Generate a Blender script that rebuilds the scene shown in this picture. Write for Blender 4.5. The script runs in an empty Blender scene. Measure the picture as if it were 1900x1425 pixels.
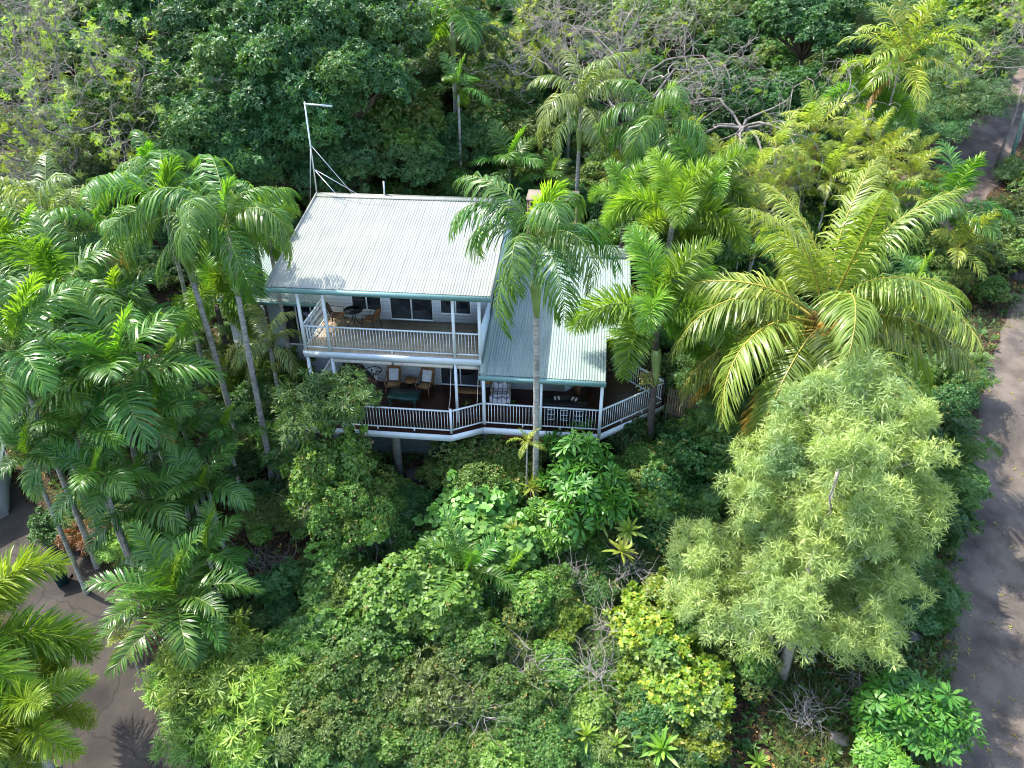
import bpy, math
import numpy as np
R = math.radians
sc = bpy.context.scene
COL = sc.collection

# ---------------------------------------------------------------- camera, light, exposure
CAM = (10.1, -23.21, 13.38); PITCH = 31.66; YAW = -6.01; FPX = 1384.0   # focal length in pixels of a 1900 px wide frame
cd = bpy.data.cameras.new('camera'); cam = bpy.data.objects.new('camera', cd); COL.objects.link(cam)
cam.location = CAM; cam.rotation_euler = (R(90 - PITCH), 0, R(-YAW))
cd.sensor_width = 36; cd.lens = 36 * FPX / 1900; cd.clip_start = .1; cd.clip_end = 3000
sc.camera = cam
SUN_EL = 58; SUN_DIR = np.array([-.95, .3])          # sun stands to the left and behind the house
az = math.atan2(SUN_DIR[0], SUN_DIR[1])
w = bpy.data.worlds.new('World'); sc.world = w; w.use_nodes = True
nt = w.node_tree; bg = nt.nodes['Background']
sky = nt.nodes.new('ShaderNodeTexSky'); sky.sky_type = 'NISHITA'; sky.sun_disc = False
sky.sun_elevation = R(SUN_EL); sky.sun_rotation = az; sky.air_density = 1.0; sky.dust_density = 1.5
nt.links.new(sky.outputs[0], bg.inputs[0]); bg.inputs[1].default_value = .15
sd = bpy.data.lights.new('sun', 'SUN'); sun = bpy.data.objects.new('sun', sd); COL.objects.link(sun)
sd.energy = 2.5; sd.angle = R(.5); sd.color = (1, .95, .86)
sun.rotation_euler = (R(90 - SUN_EL), 0, math.pi - az); sun.location = (-20, 20, 40)
sc.view_settings.view_transform = 'Standard'; sc.view_settings.look = 'None'
sc.view_settings.exposure = 2.03; sc.view_settings.gamma = 1
sc.render.engine = 'CYCLES'
cy = sc.cycles
cy.max_bounces = 6; cy.diffuse_bounces = 3; cy.glossy_bounces = 2; cy.transmission_bounces = 4; cy.transparent_max_bounces = 4
cy.caustics_reflective = False; cy.caustics_refractive = False
cy.use_adaptive_sampling = True; cy.adaptive_threshold = .008; cy.use_denoising = True; cy.filter_width = 1.0; cy.sample_clamp_indirect = 4

# ---------------------------------------------------------------- picture <-> world
_t, _y = R(PITCH), R(YAW)
FW = np.array([math.sin(_y) * math.cos(_t), math.cos(_y) * math.cos(_t), -math.sin(_t)])
RT = np.array([math.cos(_y), -math.sin(_y), 0]); UP = np.cross(RT, FW); CP = np.array(CAM)
def ray(px, py): return FW + RT * (px - 950) / FPX - UP * (py - 712.5) / FPX
def at_y(px, py, y): d = ray(px, py); return CP + d * (y - CP[1]) / d[1]
def at_z(px, py, z): d = ray(px, py); return CP + d * (z - CP[2]) / d[2]
def depth(p): return float((np.asarray(p) - CP) @ FW)

HY = [-40, -26, -18, -10, -4, 0, 2, 4, 9, 12, 20, 30, 40, 52, 70, 100, 160, 300]
HZ = [-13, -10.6, -9, -7.5, -6.3, -5.3, -4.7, -3.6, -3.0, -2.6, -.6, 1.8, 4.4, 7.6, 13, 24, 46, 70]
def hill(x, y):
    x = np.asarray(x, float); y = np.asarray(y, float)
    z = np.interp(y, HY, HZ)
    n = .22 * np.sin(x * .55 + 1.3) * np.cos(y * .43) + .12 * np.sin(x * 1.3 + y * .9) + .06 * np.sin(x * 2.9 - y * 2.3)
    m = np.clip((np.abs(x - 5.5) - 6.5) / 5, 0.12, 1)          # smoother pad under the house
    m = np.where((y > -2) & (y < 14), m, 1)
    return z + n * m
def on_ground(px, py, hc=0.0):
    d = ray(px, py); t = 14.0
    for i in range(900):
        p = CP + d * t
        if p[2] <= hill(p[0], p[1]) + hc: break
        t += .1
    return CP + d * t

# ---------------------------------------------------------------- mesh builder
def nrm(a):
    a = np.asarray(a, float); return a / (np.linalg.norm(a, axis=-1, keepdims=True) + 1e-9)
class MB:
    def __init__(s): s.v = []; s.f = []; s.n = 0
    def add(s, V, F, m=0):
        V = np.asarray(V, np.float32).reshape(-1, 3); F = np.asarray(F, np.int32)
        s.v.append(V); s.f.append((F + s.n, m)); s.n += len(V); return s
    def box(s, a, b, m=0, rot=0, c=None):
        x0, y0, z0 = a; x1, y1, z1 = b
        V = np.array([(x, y, z) for z in (z0, z1) for y in (y0, y1) for x in (x0, x1)], float)
        if rot:
            c = np.array(c if c is not None else [(x0 + x1) / 2, (y0 + y1) / 2, 0]); d = V - c
            V[:, 0] = c[0] + d[:, 0] * math.cos(rot) - d[:, 1] * math.sin(rot)
            V[:, 1] = c[1] + d[:, 0] * math.sin(rot) + d[:, 1] * math.cos(rot)
        return s.add(V, [(0, 2, 3, 1), (4, 5, 7, 6), (0, 1, 5, 4), (1, 3, 7, 5), (3, 2, 6, 7), (2, 0, 4, 6)], m)
    def bar(s, p, q, wx, wz, m=0, up=(0, 0, 1)):
        p = np.array(p, float); q = np.array(q, float); d = nrm(q - p); u = np.array(up, float)
        sd_ = nrm(np.cross(d, u)) if abs(d @ u) < .99 else np.array([1., 0, 0]); u = np.cross(sd_, d)
        V = [e + sd_ * wx / 2 * i + u * wz / 2 * j for e in (p, q) for i, j in ((-1, -1), (1, -1), (1, 1), (-1, 1))]
        return s.add(V, [(0, 1, 2, 3), (7, 6, 5, 4), (0, 4, 5, 1), (1, 5, 6, 2), (2, 6, 7, 3), (3, 7, 4, 0)], m)
    def tube(s, P, r, n=6, m=0, cap=True):
        P = np.asarray(P, float); k = len(P); r = np.broadcast_to(np.asarray(r, float), (k,))
        T = nrm(np.gradient(P, axis=0)); ref = np.array([.31, .87, .38]) if abs(T[0] @ [.31, .87, .38]) < .9 else np.array([1., 0, 0])
        A = nrm(np.cross(T, ref)); B = np.cross(T, A); a = np.arange(n) * 2 * math.pi / n
        V = P[:, None] + r[:, None, None] * (A[:, None] * np.cos(a)[None, :, None] + B[:, None] * np.sin(a)[None, :, None])
        i = np.arange(k - 1)[:, None] * n; j = np.arange(n)[None]; j2 = (j + 1) % n
        F = np.stack([i + j, i + j2, i + n + j2, i + n + j], -1).reshape(-1, 4)
        s.add(V, F, m); b = s.n - n * k
        if cap:
            s.f.append((np.array([[b + t for t in range(n)][::-1]]), m)); s.f.append((np.array([[b + (k - 1) * n + t for t in range(n)]]), m))
        return s
    def lathe(s, c, prof, n=16, m=0):
        c = np.array(c, float)
        return s.tube([c + [0, 0, z] for r, z in prof], [max(r, 1e-3) for r, z in prof], n, m)
    def scatter(s, T, Mx, O, m=None):
        """replicate template T (list of V, [(F, m)]) with frames Mx (n,3,3; rows = images of x,y,z) and origins O"""
        V, Fs = T; k = len(V); n = len(O)
        W = np.einsum('vi,nij->nvj', V, Mx) + np.asarray(O)[:, None]
        base = s.n; s.v.append(W.reshape(-1, 3).astype(np.float32)); s.n += k * n
        off = (np.arange(n) * k)[:, None, None] + base
        for F, mm in Fs:
            s.f.append(((F[None] + off).reshape(-1, F.shape[1]), mm if m is None else m))
        return s
    def template(s): return np.concatenate(s.v).astype(float), [(f, m) for f, m in s.f]
    def mesh(s, name, mats, smooth=False):
        me = bpy.data.meshes.new(name); V = np.concatenate(s.v)
        me.vertices.add(len(V)); me.vertices.foreach_set('co', V.ravel())
        tot = sum(f.size for f, _ in s.f); npol = sum(len(f) for f, _ in s.f)
        me.loops.add(tot); me.polygons.add(npol)
        me.loops.foreach_set('vertex_index', np.concatenate([f.ravel() for f, _ in s.f]).astype(np.int32))
        ln = np.concatenate([np.full(len(f), f.shape[1]) for f, _ in s.f]); st = np.concatenate([[0], np.cumsum(ln)[:-1]])
        me.polygons.foreach_set('loop_start', st.astype(np.int32))
        me.polygons.foreach_set('material_index', np.concatenate([np.full(len(f), m) for f, m in s.f]).astype(np.int32))
        if smooth: me.polygons.foreach_set('use_smooth', np.ones(npol, bool))
        for m in (mats if isinstance(mats, (list, tuple)) else [mats]): me.materials.append(m)
        me.update(calc_edges=True); me.validate(); return me
    def build(s, name, mats, parent=None, smooth=False, loc=None):
        return obj(name, s.mesh(name, mats, smooth), parent, loc)
def obj(name, me, parent=None, loc=None):
    o = bpy.data.objects.new(name, me); COL.objects.link(o)
    if parent is not None: o.parent = parent
    if loc is not None: o.location = loc
    return o
def tag(o, label=None, cat=None, group=None, kind=None):
    if label: o['label'] = label
    if cat: o['category'] = cat
    if group: o['group'] = group
    if kind: o['kind'] = kind
    return o
def thing(name, label, cat, loc=(0, 0, 0), rz=0, group=None):
    o = bpy.data.objects.new(name, None); COL.objects.link(o); o.empty_display_size = .3
    o.location = [float(v) for v in loc]; o.rotation_euler = (0, 0, rz); return tag(o, label, cat, group)

# ---------------------------------------------------------------- materials
MATS = {}
def base_mat(name):
    m = bpy.data.materials.new(name); m.use_nodes = True; t = m.node_tree; return m, t, t.nodes['Principled BSDF'], t.nodes['Material Output']
def N(t, kind, **kw):
    n = t.nodes.new('ShaderNode' + kind)
    for k, v in kw.items():
        if k.startswith('i_'): n.inputs[k[2:].replace('_', ' ')].default_value = v
        else: setattr(n, k, v)
    return n
def ramp(t, fac, cols):
    r = t.nodes.new('ShaderNodeValToRGB'); e = r.color_ramp.elements
    while len(e) < len(cols): e.new(.5)
    for i, (p, c) in enumerate(cols): e[i].position = p; e[i].color = (*c, 1)
    t.links.new(fac, r.inputs[0]); return r.outputs[0]
def leaf(name, cols, trans=.35, rough=.48, spec=.5, tint=(1.25, 1.3, .5), patch=None, ps=1.1):
    """leaf colour differs from leaf to leaf and plant to plant; light passes through it"""
    m, t, b, out = base_mat(name); L = t.links.new; cols = [(1.35 * k[0], 1.22 * k[1], 1.0 * k[2]) for k in cols]
    g = N(t, 'NewGeometry'); oi = N(t, 'ObjectInfo')
    c = ramp(t, g.outputs['Random Per Island'], [(i / max(1, len(cols) - 1), k) for i, k in enumerate(cols)])
    if patch:
        tc = N(t, 'TexCoord'); nz = N(t, 'TexNoise'); nz.inputs['Scale'].default_value = ps; nz.inputs['Detail'].default_value = 2
        L(tc.outputs['Object'], nz.inputs['Vector'])
        mr = N(t, 'MapRange'); mr.inputs[1].default_value = .5; mr.inputs[2].default_value = .7; L(nz.outputs[0], mr.inputs[0])
        mx = N(t, 'Mix', data_type='RGBA'); L(mr.outputs[0], mx.inputs[0]); L(c, mx.inputs[6]); mx.inputs[7].default_value = (*patch, 1); c = mx.outputs[2]
    hs = N(t, 'HueSaturation')
    a = N(t, 'MapRange'); a.inputs[3].default_value = .482; a.inputs[4].default_value = .516; L(oi.outputs['Random'], a.inputs[0]); L(a.outputs[0], hs.inputs['Hue'])
    mu = N(t, 'Math', operation='MULTIPLY'); mu.inputs[1].default_value = 7.31; L(oi.outputs['Random'], mu.inputs[0])
    fr = N(t, 'Math', operation='FRACT'); L(mu.outputs[0], fr.inputs[0])
    v = N(t, 'MapRange'); v.inputs[3].default_value = .78; v.inputs[4].default_value = 1.25; L(fr.outputs[0], v.inputs[0]); L(v.outputs[0], hs.inputs['Value'])
    L(c, hs.inputs['Color'])
    L(hs.outputs[0], b.inputs['Base Color']); b.inputs['Roughness'].default_value = rough; b.inputs['Specular IOR Level'].default_value = spec
    tr = N(t, 'BsdfTranslucent'); tm = N(t, 'Mix', data_type='RGBA', blend_type='MULTIPLY'); tm.inputs[0].default_value = 1
    L(hs.outputs[0], tm.inputs[6]); tm.inputs[7].default_value = (*tint, 1); L(tm.outputs[2], tr.inputs[0])
    mix = N(t, 'MixShader'); mix.inputs[0].default_value = trans; L(b.outputs[0], mix.inputs[1]); L(tr.outputs[0], mix.inputs[2]); L(mix.outputs[0], out.inputs[0])
    return m
def solid(name, col, rough=.6, metal=0, var=.15, scale=8, spec=.4, bump=0, bscale=60, col2=None, stretch=None, coord='Object'):
    m, t, b, out = base_mat(name); L = t.links.new
    tc = N(t, 'TexCoord'); vec = tc.outputs[coord]
    if stretch:
        mp = N(t, 'Mapping'); mp.inputs['Scale'].default_value = stretch; L(vec, mp.inputs[0]); vec = mp.outputs[0]
    nz = N(t, 'TexNoise'); nz.inputs['Scale'].default_value = scale; nz.inputs['Detail'].default_value = 5; L(vec, nz.inputs['Vector'])
    c2 = col2 or tuple(k * (1 - 2.2 * var) for k in col)
    L(ramp(t, nz.outputs[0], [(.3, c2), (.62, col)]), b.inputs['Base Color'])
    b.inputs['Roughness'].default_value = rough; b.inputs['Metallic'].default_value = metal; b.inputs['Specular IOR Level'].default_value = spec
    if bump:
        n2 = N(t, 'TexNoise'); n2.inputs['Scale'].default_value = bscale; n2.inputs['Detail'].default_value = 4; L(vec, n2.inputs['Vector'])
        bp = N(t, 'Bump'); bp.inputs['Strength'].default_value = bump; bp.inputs['Distance'].default_value = .05; L(n2.outputs[0], bp.inputs['Height']); L(bp.outputs[0], b.inputs['Normal'])
    return m
def boards(name, col, axis, pitch, rough=.5, depth=.5, var=.06, gap=.12, col2=None):
    """planks / weatherboards: grooves every `pitch` metres along one axis"""
    m, t, b, out = base_mat(name); L = t.links.new
    tc = N(t, 'TexCoord'); sx = N(t, 'SeparateXYZ'); L(tc.outputs['Object'], sx.inputs[0])
    q = N(t, 'Math', operation='DIVIDE'); q.inputs[1].default_value = pitch; L(sx.outputs[axis], q.inputs[0])
    fl = N(t, 'Math', operation='FLOOR'); L(q.outputs[0], fl.inputs[0]); fr = N(t, 'Math', operation='FRACT'); L(q.outputs[0], fr.inputs[0])
    wn = N(t, 'TexWhiteNoise', noise_dimensions='1D'); L(fl.outputs[0], wn.inputs['W'])
    nz = N(t, 'TexNoise'); nz.inputs['Scale'].default_value = 5; nz.inputs['Detail'].default_value = 6; L(tc.outputs['Object'], nz.inputs['Vector'])
    ad = N(t, 'Math', operation='ADD'); L(wn.outputs[0], ad.inputs[0]); L(nz.outputs[0], ad.inputs[1]); hf = N(t, 'Math', operation='MULTIPLY'); hf.inputs[1].default_value = .5; L(ad.outputs[0], hf.inputs[0])
    c = ramp(t, hf.outputs[0], [(.2, col2 or tuple(k * (1 - 2.5 * var) for k in col)), (.8, col)])
    gr = ramp(t, fr.outputs[0], [(0, (.35,) * 3), (gap, (1,) * 3)])
    mx = N(t, 'Mix', data_type='RGBA', blend_type='MULTIPLY'); mx.inputs[0].default_value = 1; L(c, mx.inputs[6]); L(gr, mx.inputs[7]); L(mx.outputs[2], b.inputs['Base Color'])
    b.inputs['Roughness'].default_value = rough
    bp = N(t, 'Bump'); bp.inputs['Strength'].default_value = depth; bp.inputs['Distance'].default_value = .02; L(fr.outputs[0], bp.inputs['Height']); L(bp.outputs[0], b.inputs['Normal'])
    return m
def tiles(name, c1, c2, mortar, size):
    m, t, b, out = base_mat(name); L = t.links.new
    tc = N(t, 'TexCoord'); br = N(t, 'TexBrick'); br.offset = 0; L(tc.outputs['Object'], br.inputs['Vector'])
    br.inputs['Color1'].default_value = (*c1, 1); br.inputs['Color2'].default_value = (*c2, 1); br.inputs['Mortar'].default_value = (*mortar, 1)
    br.inputs['Scale'].default_value = 1; br.inputs['Brick Width'].default_value = size; br.inputs['Row Height'].default_value = size; br.inputs['Mortar Size'].default_value = .008
    nz = N(t, 'TexNoise'); nz.inputs['Scale'].default_value = 4; nz.inputs['Detail'].default_value = 6; L(tc.outputs['Object'], nz.inputs['Vector'])
    mx = N(t, 'Mix', data_type='RGBA', blend_type='MULTIPLY'); mx.inputs[0].default_value = .6; L(br.outputs[0], mx.inputs[6]); L(ramp(t, nz.outputs[0], [(.3, (.7, .68, .65)), (.7, (1.05, 1.05, 1.05))]), mx.inputs[7]); L(mx.outputs[2], b.inputs['Base Color'])
    b.inputs['Roughness'].default_value = .45
    return m
def roofmat(name, col, col2):
    m = solid(name, col, rough=.42, metal=0, var=.1, scale=.9, spec=.6, col2=col2)
    t = m.node_tree; L = t.links.new; b = t.nodes['Principled BSDF']
    # rows of screws and sheet laps, faint weathering streaks down the slope
    tc = N(t, 'TexCoord'); mp = N(t, 'Mapping'); mp.inputs['Scale'].default_value = (9, .35, .35); L(tc.outputs['Object'], mp.inputs[0])
    nz = N(t, 'TexNoise'); nz.inputs['Scale'].default_value = 1.5; nz.inputs['Detail'].default_value = 5; L(mp.outputs[0], nz.inputs['Vector'])
    sx = N(t, 'SeparateXYZ'); L(tc.outputs['Object'], sx.inputs[0])
    q = N(t, 'Math', operation='DIVIDE'); q.inputs[1].default_value = .92; L(sx.outputs[1], q.inputs[0]); fr = N(t, 'Math', operation='FRACT'); L(q.outputs[0], fr.inputs[0])
    ln = ramp(t, fr.outputs[0], [(0, (.6,) * 3), (.05, (1,) * 3)])
    old = b.inputs['Base Color'].links[0].from_socket
    m1 = N(t, 'Mix', data_type='RGBA', blend_type='MULTIPLY'); m1.inputs[0].default_value = .55; L(old, m1.inputs[6]); L(ln, m1.inputs[7])
    m2 = N(t, 'Mix', data_type='RGBA', blend_type='MULTIPLY'); m2.inputs[0].default_value = .7; L(m1.outputs[2], m2.inputs[6]); L(ramp(t, nz.outputs[0], [(.32, (.62, .64, .63)), (.6, (1, 1, 1))]), m2.inputs[7])
    L(m2.outputs[2], b.inputs['Base Color']); return m
def groundmat():
    m, t, b, out = base_mat('soil'); L = t.links.new
    tc = N(t, 'TexCoord'); n1 = N(t, 'TexNoise'); n1.inputs['Scale'].default_value = 1.3; n1.inputs['Detail'].default_value = 8; L(tc.outputs['Object'], n1.inputs['Vector'])
    n2 = N(t, 'TexNoise'); n2.inputs['Scale'].default_value = 14; n2.inputs['Detail'].default_value = 6; L(tc.outputs['Object'], n2.inputs['Vector'])
    vo = N(t, 'TexVoronoi'); vo.inputs['Scale'].default_value = 16; L(tc.outputs['Object'], vo.inputs['Vector'])
    c1 = ramp(t, n1.outputs[0], [(.3, (.035, .024, .018)), (.5, (.065, .046, .034)), (.68, (.05, .055, .025))])
    c2 = ramp(t, vo.outputs['Color'], [(.1, (.5, .45, .4)), (.5, (1, .95, .9)), (.9, (2.2, 1.8, 1.4))])
    mx = N(t, 'Mix', data_type='RGBA', blend_type='MULTIPLY'); mx.inputs[0].default_value = .8; L(c1, mx.inputs[6]); L(c2, mx.inputs[7]); L(mx.outputs[2], b.inputs['Base Color'])
    b.inputs['Roughness'].default_value = .95; b.inputs['Specular IOR Level'].default_value = .1
    bp = N(t, 'Bump'); bp.inputs['Strength'].default_value = .9; bp.inputs['Distance'].default_value = .15; L(n2.outputs[0], bp.inputs['Height']); L(bp.outputs[0], b.inputs['Normal']); return m
def glassmat():
    m, t, b, out = base_mat('window_glass'); b.inputs['Base Color'].default_value = (.012, .015, .02, 1); b.inputs['Roughness'].default_value = .06; b.inputs['Specular IOR Level'].default_value = .6
    L = t.links.new; tc = N(t, 'TexCoord'); nz = N(t, 'TexNoise'); nz.inputs['Scale'].default_value = 2.5; nz.inputs['Detail'].default_value = 3; L(tc.outputs['Object'], nz.inputs['Vector'])
    L(ramp(t, nz.outputs[0], [(.35, (.006, .008, .012)), (.7, (.03, .034, .045))]), b.inputs['Base Color']); return m
def barkmat(name, c1, c2, ring=0, rough=.85):
    m = solid(name, c1, rough=rough, scale=5, col2=c2, spec=.2, bump=.5, bscale=22)
    if ring:
        t = m.node_tree; L = t.links.new; b = t.nodes['Principled BSDF']; tc = N(t, 'TexCoord'); sx = N(t, 'SeparateXYZ'); L(tc.outputs['Object'], sx.inputs[0])
        nz = N(t, 'TexNoise'); nz.inputs['Scale'].default_value = 3; L(tc.outputs['Object'], nz.inputs['Vector'])
        ad = N(t, 'Math', operation='MULTIPLY_ADD'); ad.inputs[1].default_value = .12; L(nz.outputs[0], ad.inputs[0]); L(sx.outputs[2], ad.inputs[2])
        q = N(t, 'Math', operation='DIVIDE'); q.inputs[1].default_value = ring; L(ad.outputs[0], q.inputs[0]); fr = N(t, 'Math', operation='FRACT'); L(q.outputs[0], fr.inputs[0])
        rr = ramp(t, fr.outputs[0], [(0, (.45, .42, .4)), (.22, (1, 1, 1))]); old = b.inputs['Base Color'].links[0].from_socket
        mx = N(t, 'Mix', data_type='RGBA', blend_type='MULTIPLY'); mx.inputs[0].default_value = .8; L(old, mx.inputs[6]); L(rr, mx.inputs[7]); L(mx.outputs[2], b.inputs['Base Color'])
    return m
M = dict(
    white=solid('white_paint', (.7, .75, .78), rough=.4, var=.05, scale=3),
    wall=boards('pale_weatherboard', (.68, .76, .84), 2, .16, rough=.5, depth=.35, var=.02),
    roof=roofmat('pale_green_corrugated_steel', (.285, .29, .242), (.235, .247, .212)),
    roof2=roofmat('weathered_corrugated_steel', (.235, .295, .258), (.195, .255, .228)),
    gutter=solid('teal_gutter_paint', (.15, .28, .27), rough=.4, var=.06),
    tile=tiles('tan_floor_tile', (.5, .38, .26), (.43, .32, .22), (.17, .13, .1), .33),
    deck=boards('dark_oiled_decking', (.045, .016, .01), 1, .1, rough=.28, depth=.6, var=.2, gap=.1),
    glass=glassmat(), dark=solid('dark_interior', (.02, .017, .015), rough=.9),
    wicker=boards('woven_wicker', (.36, .17, .06), 2, .03, rough=.7, depth=.8, var=.15, gap=.3, col2=(.22, .1, .04)),
    wicker2=boards('pale_woven_wicker', (.45, .28, .12), 2, .03, rough=.7, depth=.8, var=.15, gap=.3),
    blackmetal=solid('black_metal', (.015, .016, .018), rough=.35, metal=.4), steel=solid('galvanised_steel', (.62, .66, .68), rough=.35, metal=.6, var=.06),
    cushion=solid('white_cushion', (.62, .63, .66), rough=.9, var=.08), green=solid('worn_green_paint', (.006, .04, .034), rough=.35, scale=6, col2=(.02, .075, .06)),
    blind=solid('cream_canvas', (.55, .5, .42), rough=.8, var=.08), concrete=solid('grey_concrete', (.38, .39, .37), rough=.9, var=.18, scale=3, bump=.2),
    corr=solid('green_grey_cladding', (.1, .13, .115), rough=.55, var=.15, scale=2), brown=solid('brown_timber', (.2, .085, .035), rough=.6, var=.2, scale=4, stretch=(1, 8, 8)),
    timber=boards('weathered_timber', (.24, .2, .16), 0, .14, rough=.9, depth=.5, var=.15), paling=solid('weathered_palings', (.2, .15, .1), rough=.9, var=.2, scale=5, stretch=(4, 4, .6)),
    rock=solid('rough_rock', (.22, .2, .18), rough=.95, var=.22, scale=3, bump=.9, bscale=6), rock2=solid('dark_rock', (.07, .06, .06), rough=.95, var=.2, scale=3, bump=.9, bscale=6),
    road=solid('grey_gravel', (.135, .11, .088), rough=.95, scale=1.2, col2=(.06, .047, .038), bump=.6, bscale=30), track=solid('dusty_earth', (.17, .125, .1), rough=.95, scale=.8, col2=(.055, .038, .032), bump=.7, bscale=18),
    drive=solid('stained_concrete', (.05, .04, .031), rough=.9, scale=.9, col2=(.022, .018, .0155), bump=.3, bscale=40), binm=solid('dark_teal_plastic', (.012, .05, .06), rough=.4),
    polem=solid('mossy_green_paint', (.05, .15, .12), rough=.7, scale=6, col2=(.09, .1, .07)), gable=solid('grey_render', (.36, .4, .44), rough=.7, var=.08), coco=solid('orange_husk', (.5, .24, .03), rough=.5, var=.2),
    fibre=solid('brown_fibre', (.25, .12, .04), rough=.9, var=.3, scale=20), fruit=solid('pale_green_fruit', (.3, .3, .07), rough=.5, scale=20), soil=groundmat(),
    palmbark=barkmat('grey_palm_trunk', (.38, .36, .33), (.2, .19, .17), .16), darkbark=barkmat('dark_palm_trunk', (.12, .1, .085), (.06, .05, .045), .12), shaft=solid('green_crownshaft', (.22, .3, .1), rough=.35, var=.15, scale=2),
    bark=barkmat('brown_bark', (.13, .1, .075), (.06, .045, .035)), palebark=barkmat('pale_smooth_bark', (.38, .345, .29), (.23, .2, .16)), twig=solid('grey_twig', (.3, .265, .245), rough=.9, var=.2, scale=3), paletwig=solid('pale_grey_twig', (.27, .238, .212), rough=.9, var=.2, scale=3),
    rachis=solid('green_midrib', (.2, .25, .05), rough=.4), yrachis=solid('yellow_midrib', (.42, .34, .06), rough=.4),
    flower=solid('yellow_blossom', (.6, .5, .03), rough=.7),
)
def cracks(m, scale, dark=.35, w_=.025):
    t = m.node_tree; L = t.links.new; b = t.nodes['Principled BSDF']; tc = N(t, 'TexCoord'); nz = N(t, 'TexNoise'); nz.inputs['Scale'].default_value = 1.7; L(tc.outputs['Object'], nz.inputs['Vector'])
    ad = N(t, 'Mix', data_type='RGBA', blend_type='ADD'); ad.inputs[0].default_value = .5; L(tc.outputs['Object'], ad.inputs[6]); L(nz.outputs['Color'], ad.inputs[7])
    vo = N(t, 'TexVoronoi', feature='DISTANCE_TO_EDGE'); vo.inputs['Scale'].default_value = scale; L(ad.outputs[2], vo.inputs['Vector'])
    r_ = ramp(t, vo.outputs[0], [(0, (dark,) * 3), (w_, (1, 1, 1))]); old = b.inputs['Base Color'].links[0].from_socket
    mx = N(t, 'Mix', data_type='RGBA', blend_type='MULTIPLY'); mx.inputs[0].default_value = 1; L(old, mx.inputs[6]); L(r_, mx.inputs[7]); L(mx.outputs[2], b.inputs['Base Color'])
cracks(M['drive'], .25, .55, .012); cracks(M['road'], .45, .75, .01)
# plaid blanket
def plaid():
    m, t, b, out = base_mat('plaid_wool'); L = t.links.new; tc = N(t, 'TexCoord'); sx = N(t, 'SeparateXYZ'); L(tc.outputs['Object'], sx.inputs[0]); os_ = []
    for ax in (0, 1):
        q = N(t, 'Math', operation='MULTIPLY'); q.inputs[1].default_value = 5.5; L(sx.outputs[ax], q.inputs[0]); fr = N(t, 'Math', operation='FRACT'); L(q.outputs[0], fr.inputs[0])
        os_.append(ramp(t, fr.outputs[0], [(.3, (.75, .74, .76)), (.34, (.2, .19, .26)), (.5, (.3, .29, .36)), (.56, (.75, .74, .76))]))
    mx = N(t, 'Mix', data_type='RGBA', blend_type='MULTIPLY'); mx.inputs[0].default_value = 1; L(os_[0], mx.inputs[6]); L(os_[1], mx.inputs[7]); L(mx.outputs[2], b.inputs['Base Color']); b.inputs['Roughness'].default_value = .95; return m
M['plaid'] = plaid()

# ---------------------------------------------------------------- ground, roads
def sheet(name, xs, ys, zf, mat):
    X, Y = np.meshgrid(xs, ys); Z = zf(X, Y); nx, ny = len(xs), len(ys)
    i = (np.arange(ny - 1)[:, None] * nx + np.arange(nx - 1)[None]); F = np.stack([i, i + 1, i + nx + 1, i + nx], -1).reshape(-1, 4)
    return MB().add(np.stack([X, Y, Z], -1), F).build(name, mat, smooth=True)
gx = np.concatenate([np.linspace(-500, -45, 12), np.arange(-40, 62, .5), np.linspace(66, 500, 12)])
gy = np.concatenate([np.linspace(-200, -30, 8), np.arange(-26, 70, .5), np.linspace(75, 700, 14)])
tag(sheet('ground', gx, gy, hill, M['soil']), kind='structure')
def strip(name, pts, width, mat, lift=.07):
    P = np.array(pts, float); t = np.linspace(0, len(P) - 1, 12 * len(P)); k = np.arange(len(P))
    # smooth centre line
    c = np.stack([np.interp(t, k, P[:, j]) for j in range(2)], -1); wd = np.interp(t, k, np.broadcast_to(width, (len(P),)))
    for _ in range(12): c[1:-1] = (c[:-2] + 2 * c[1:-1] + c[2:]) / 4
    T = nrm(np.gradient(c, axis=0)); S = np.stack([-T[:, 1], T[:, 0]], -1); u = np.linspace(-.5, .5, 13)
    wob = 1 + .06 * np.sin(t * 5.1) + .04 * np.sin(t * 11.7)
    XY = c[:, None] + S[:, None] * (wd * wob)[:, None, None] * u[None, :, None]
    Z = hill(XY[..., 0], XY[..., 1]) + lift - .12 * (np.abs(u)[None] > .45)
    V = np.concatenate([XY, Z[..., None]], -1); nx = 13; ny = len(t)
    i = (np.arange(ny - 1)[:, None] * nx + np.arange(nx - 1)[None]); F = np.stack([i, i + 1, i + nx + 1, i + nx], -1).reshape(-1, 4)
    return tag(MB().add(V, F).build(name, mat, smooth=True), kind='structure')
gpt = lambda px, py: on_ground(px, py)[:2]
strip('gravel_road', [gpt(1850, 1500), gpt(1862, 1400), gpt(1858, 1200), gpt(1855, 1050), gpt(1868, 900), gpt(1885, 760), gpt(1915, 640), gpt(1960, 540)], [3.6, 3.6, 3.6, 3.4, 3.2, 3, 3, 3], M['road'])
strip('dirt_track', [gpt(1700, 420), gpt(1772, 330), gpt(1815, 260), gpt(1858, 190), gpt(1893, 130), (49, 52)], [5, 4.9, 4.7, 4.4, 4.2, 4], M['track'])
strip('driveway', [gpt(290, 1560), gpt(240, 1420), gpt(200, 1280), gpt(160, 1160), gpt(60, 1050), gpt(-40, 960)], [3.9, 3.7, 3.5, 3.4, 3.2, 3.2], M['drive'])

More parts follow.
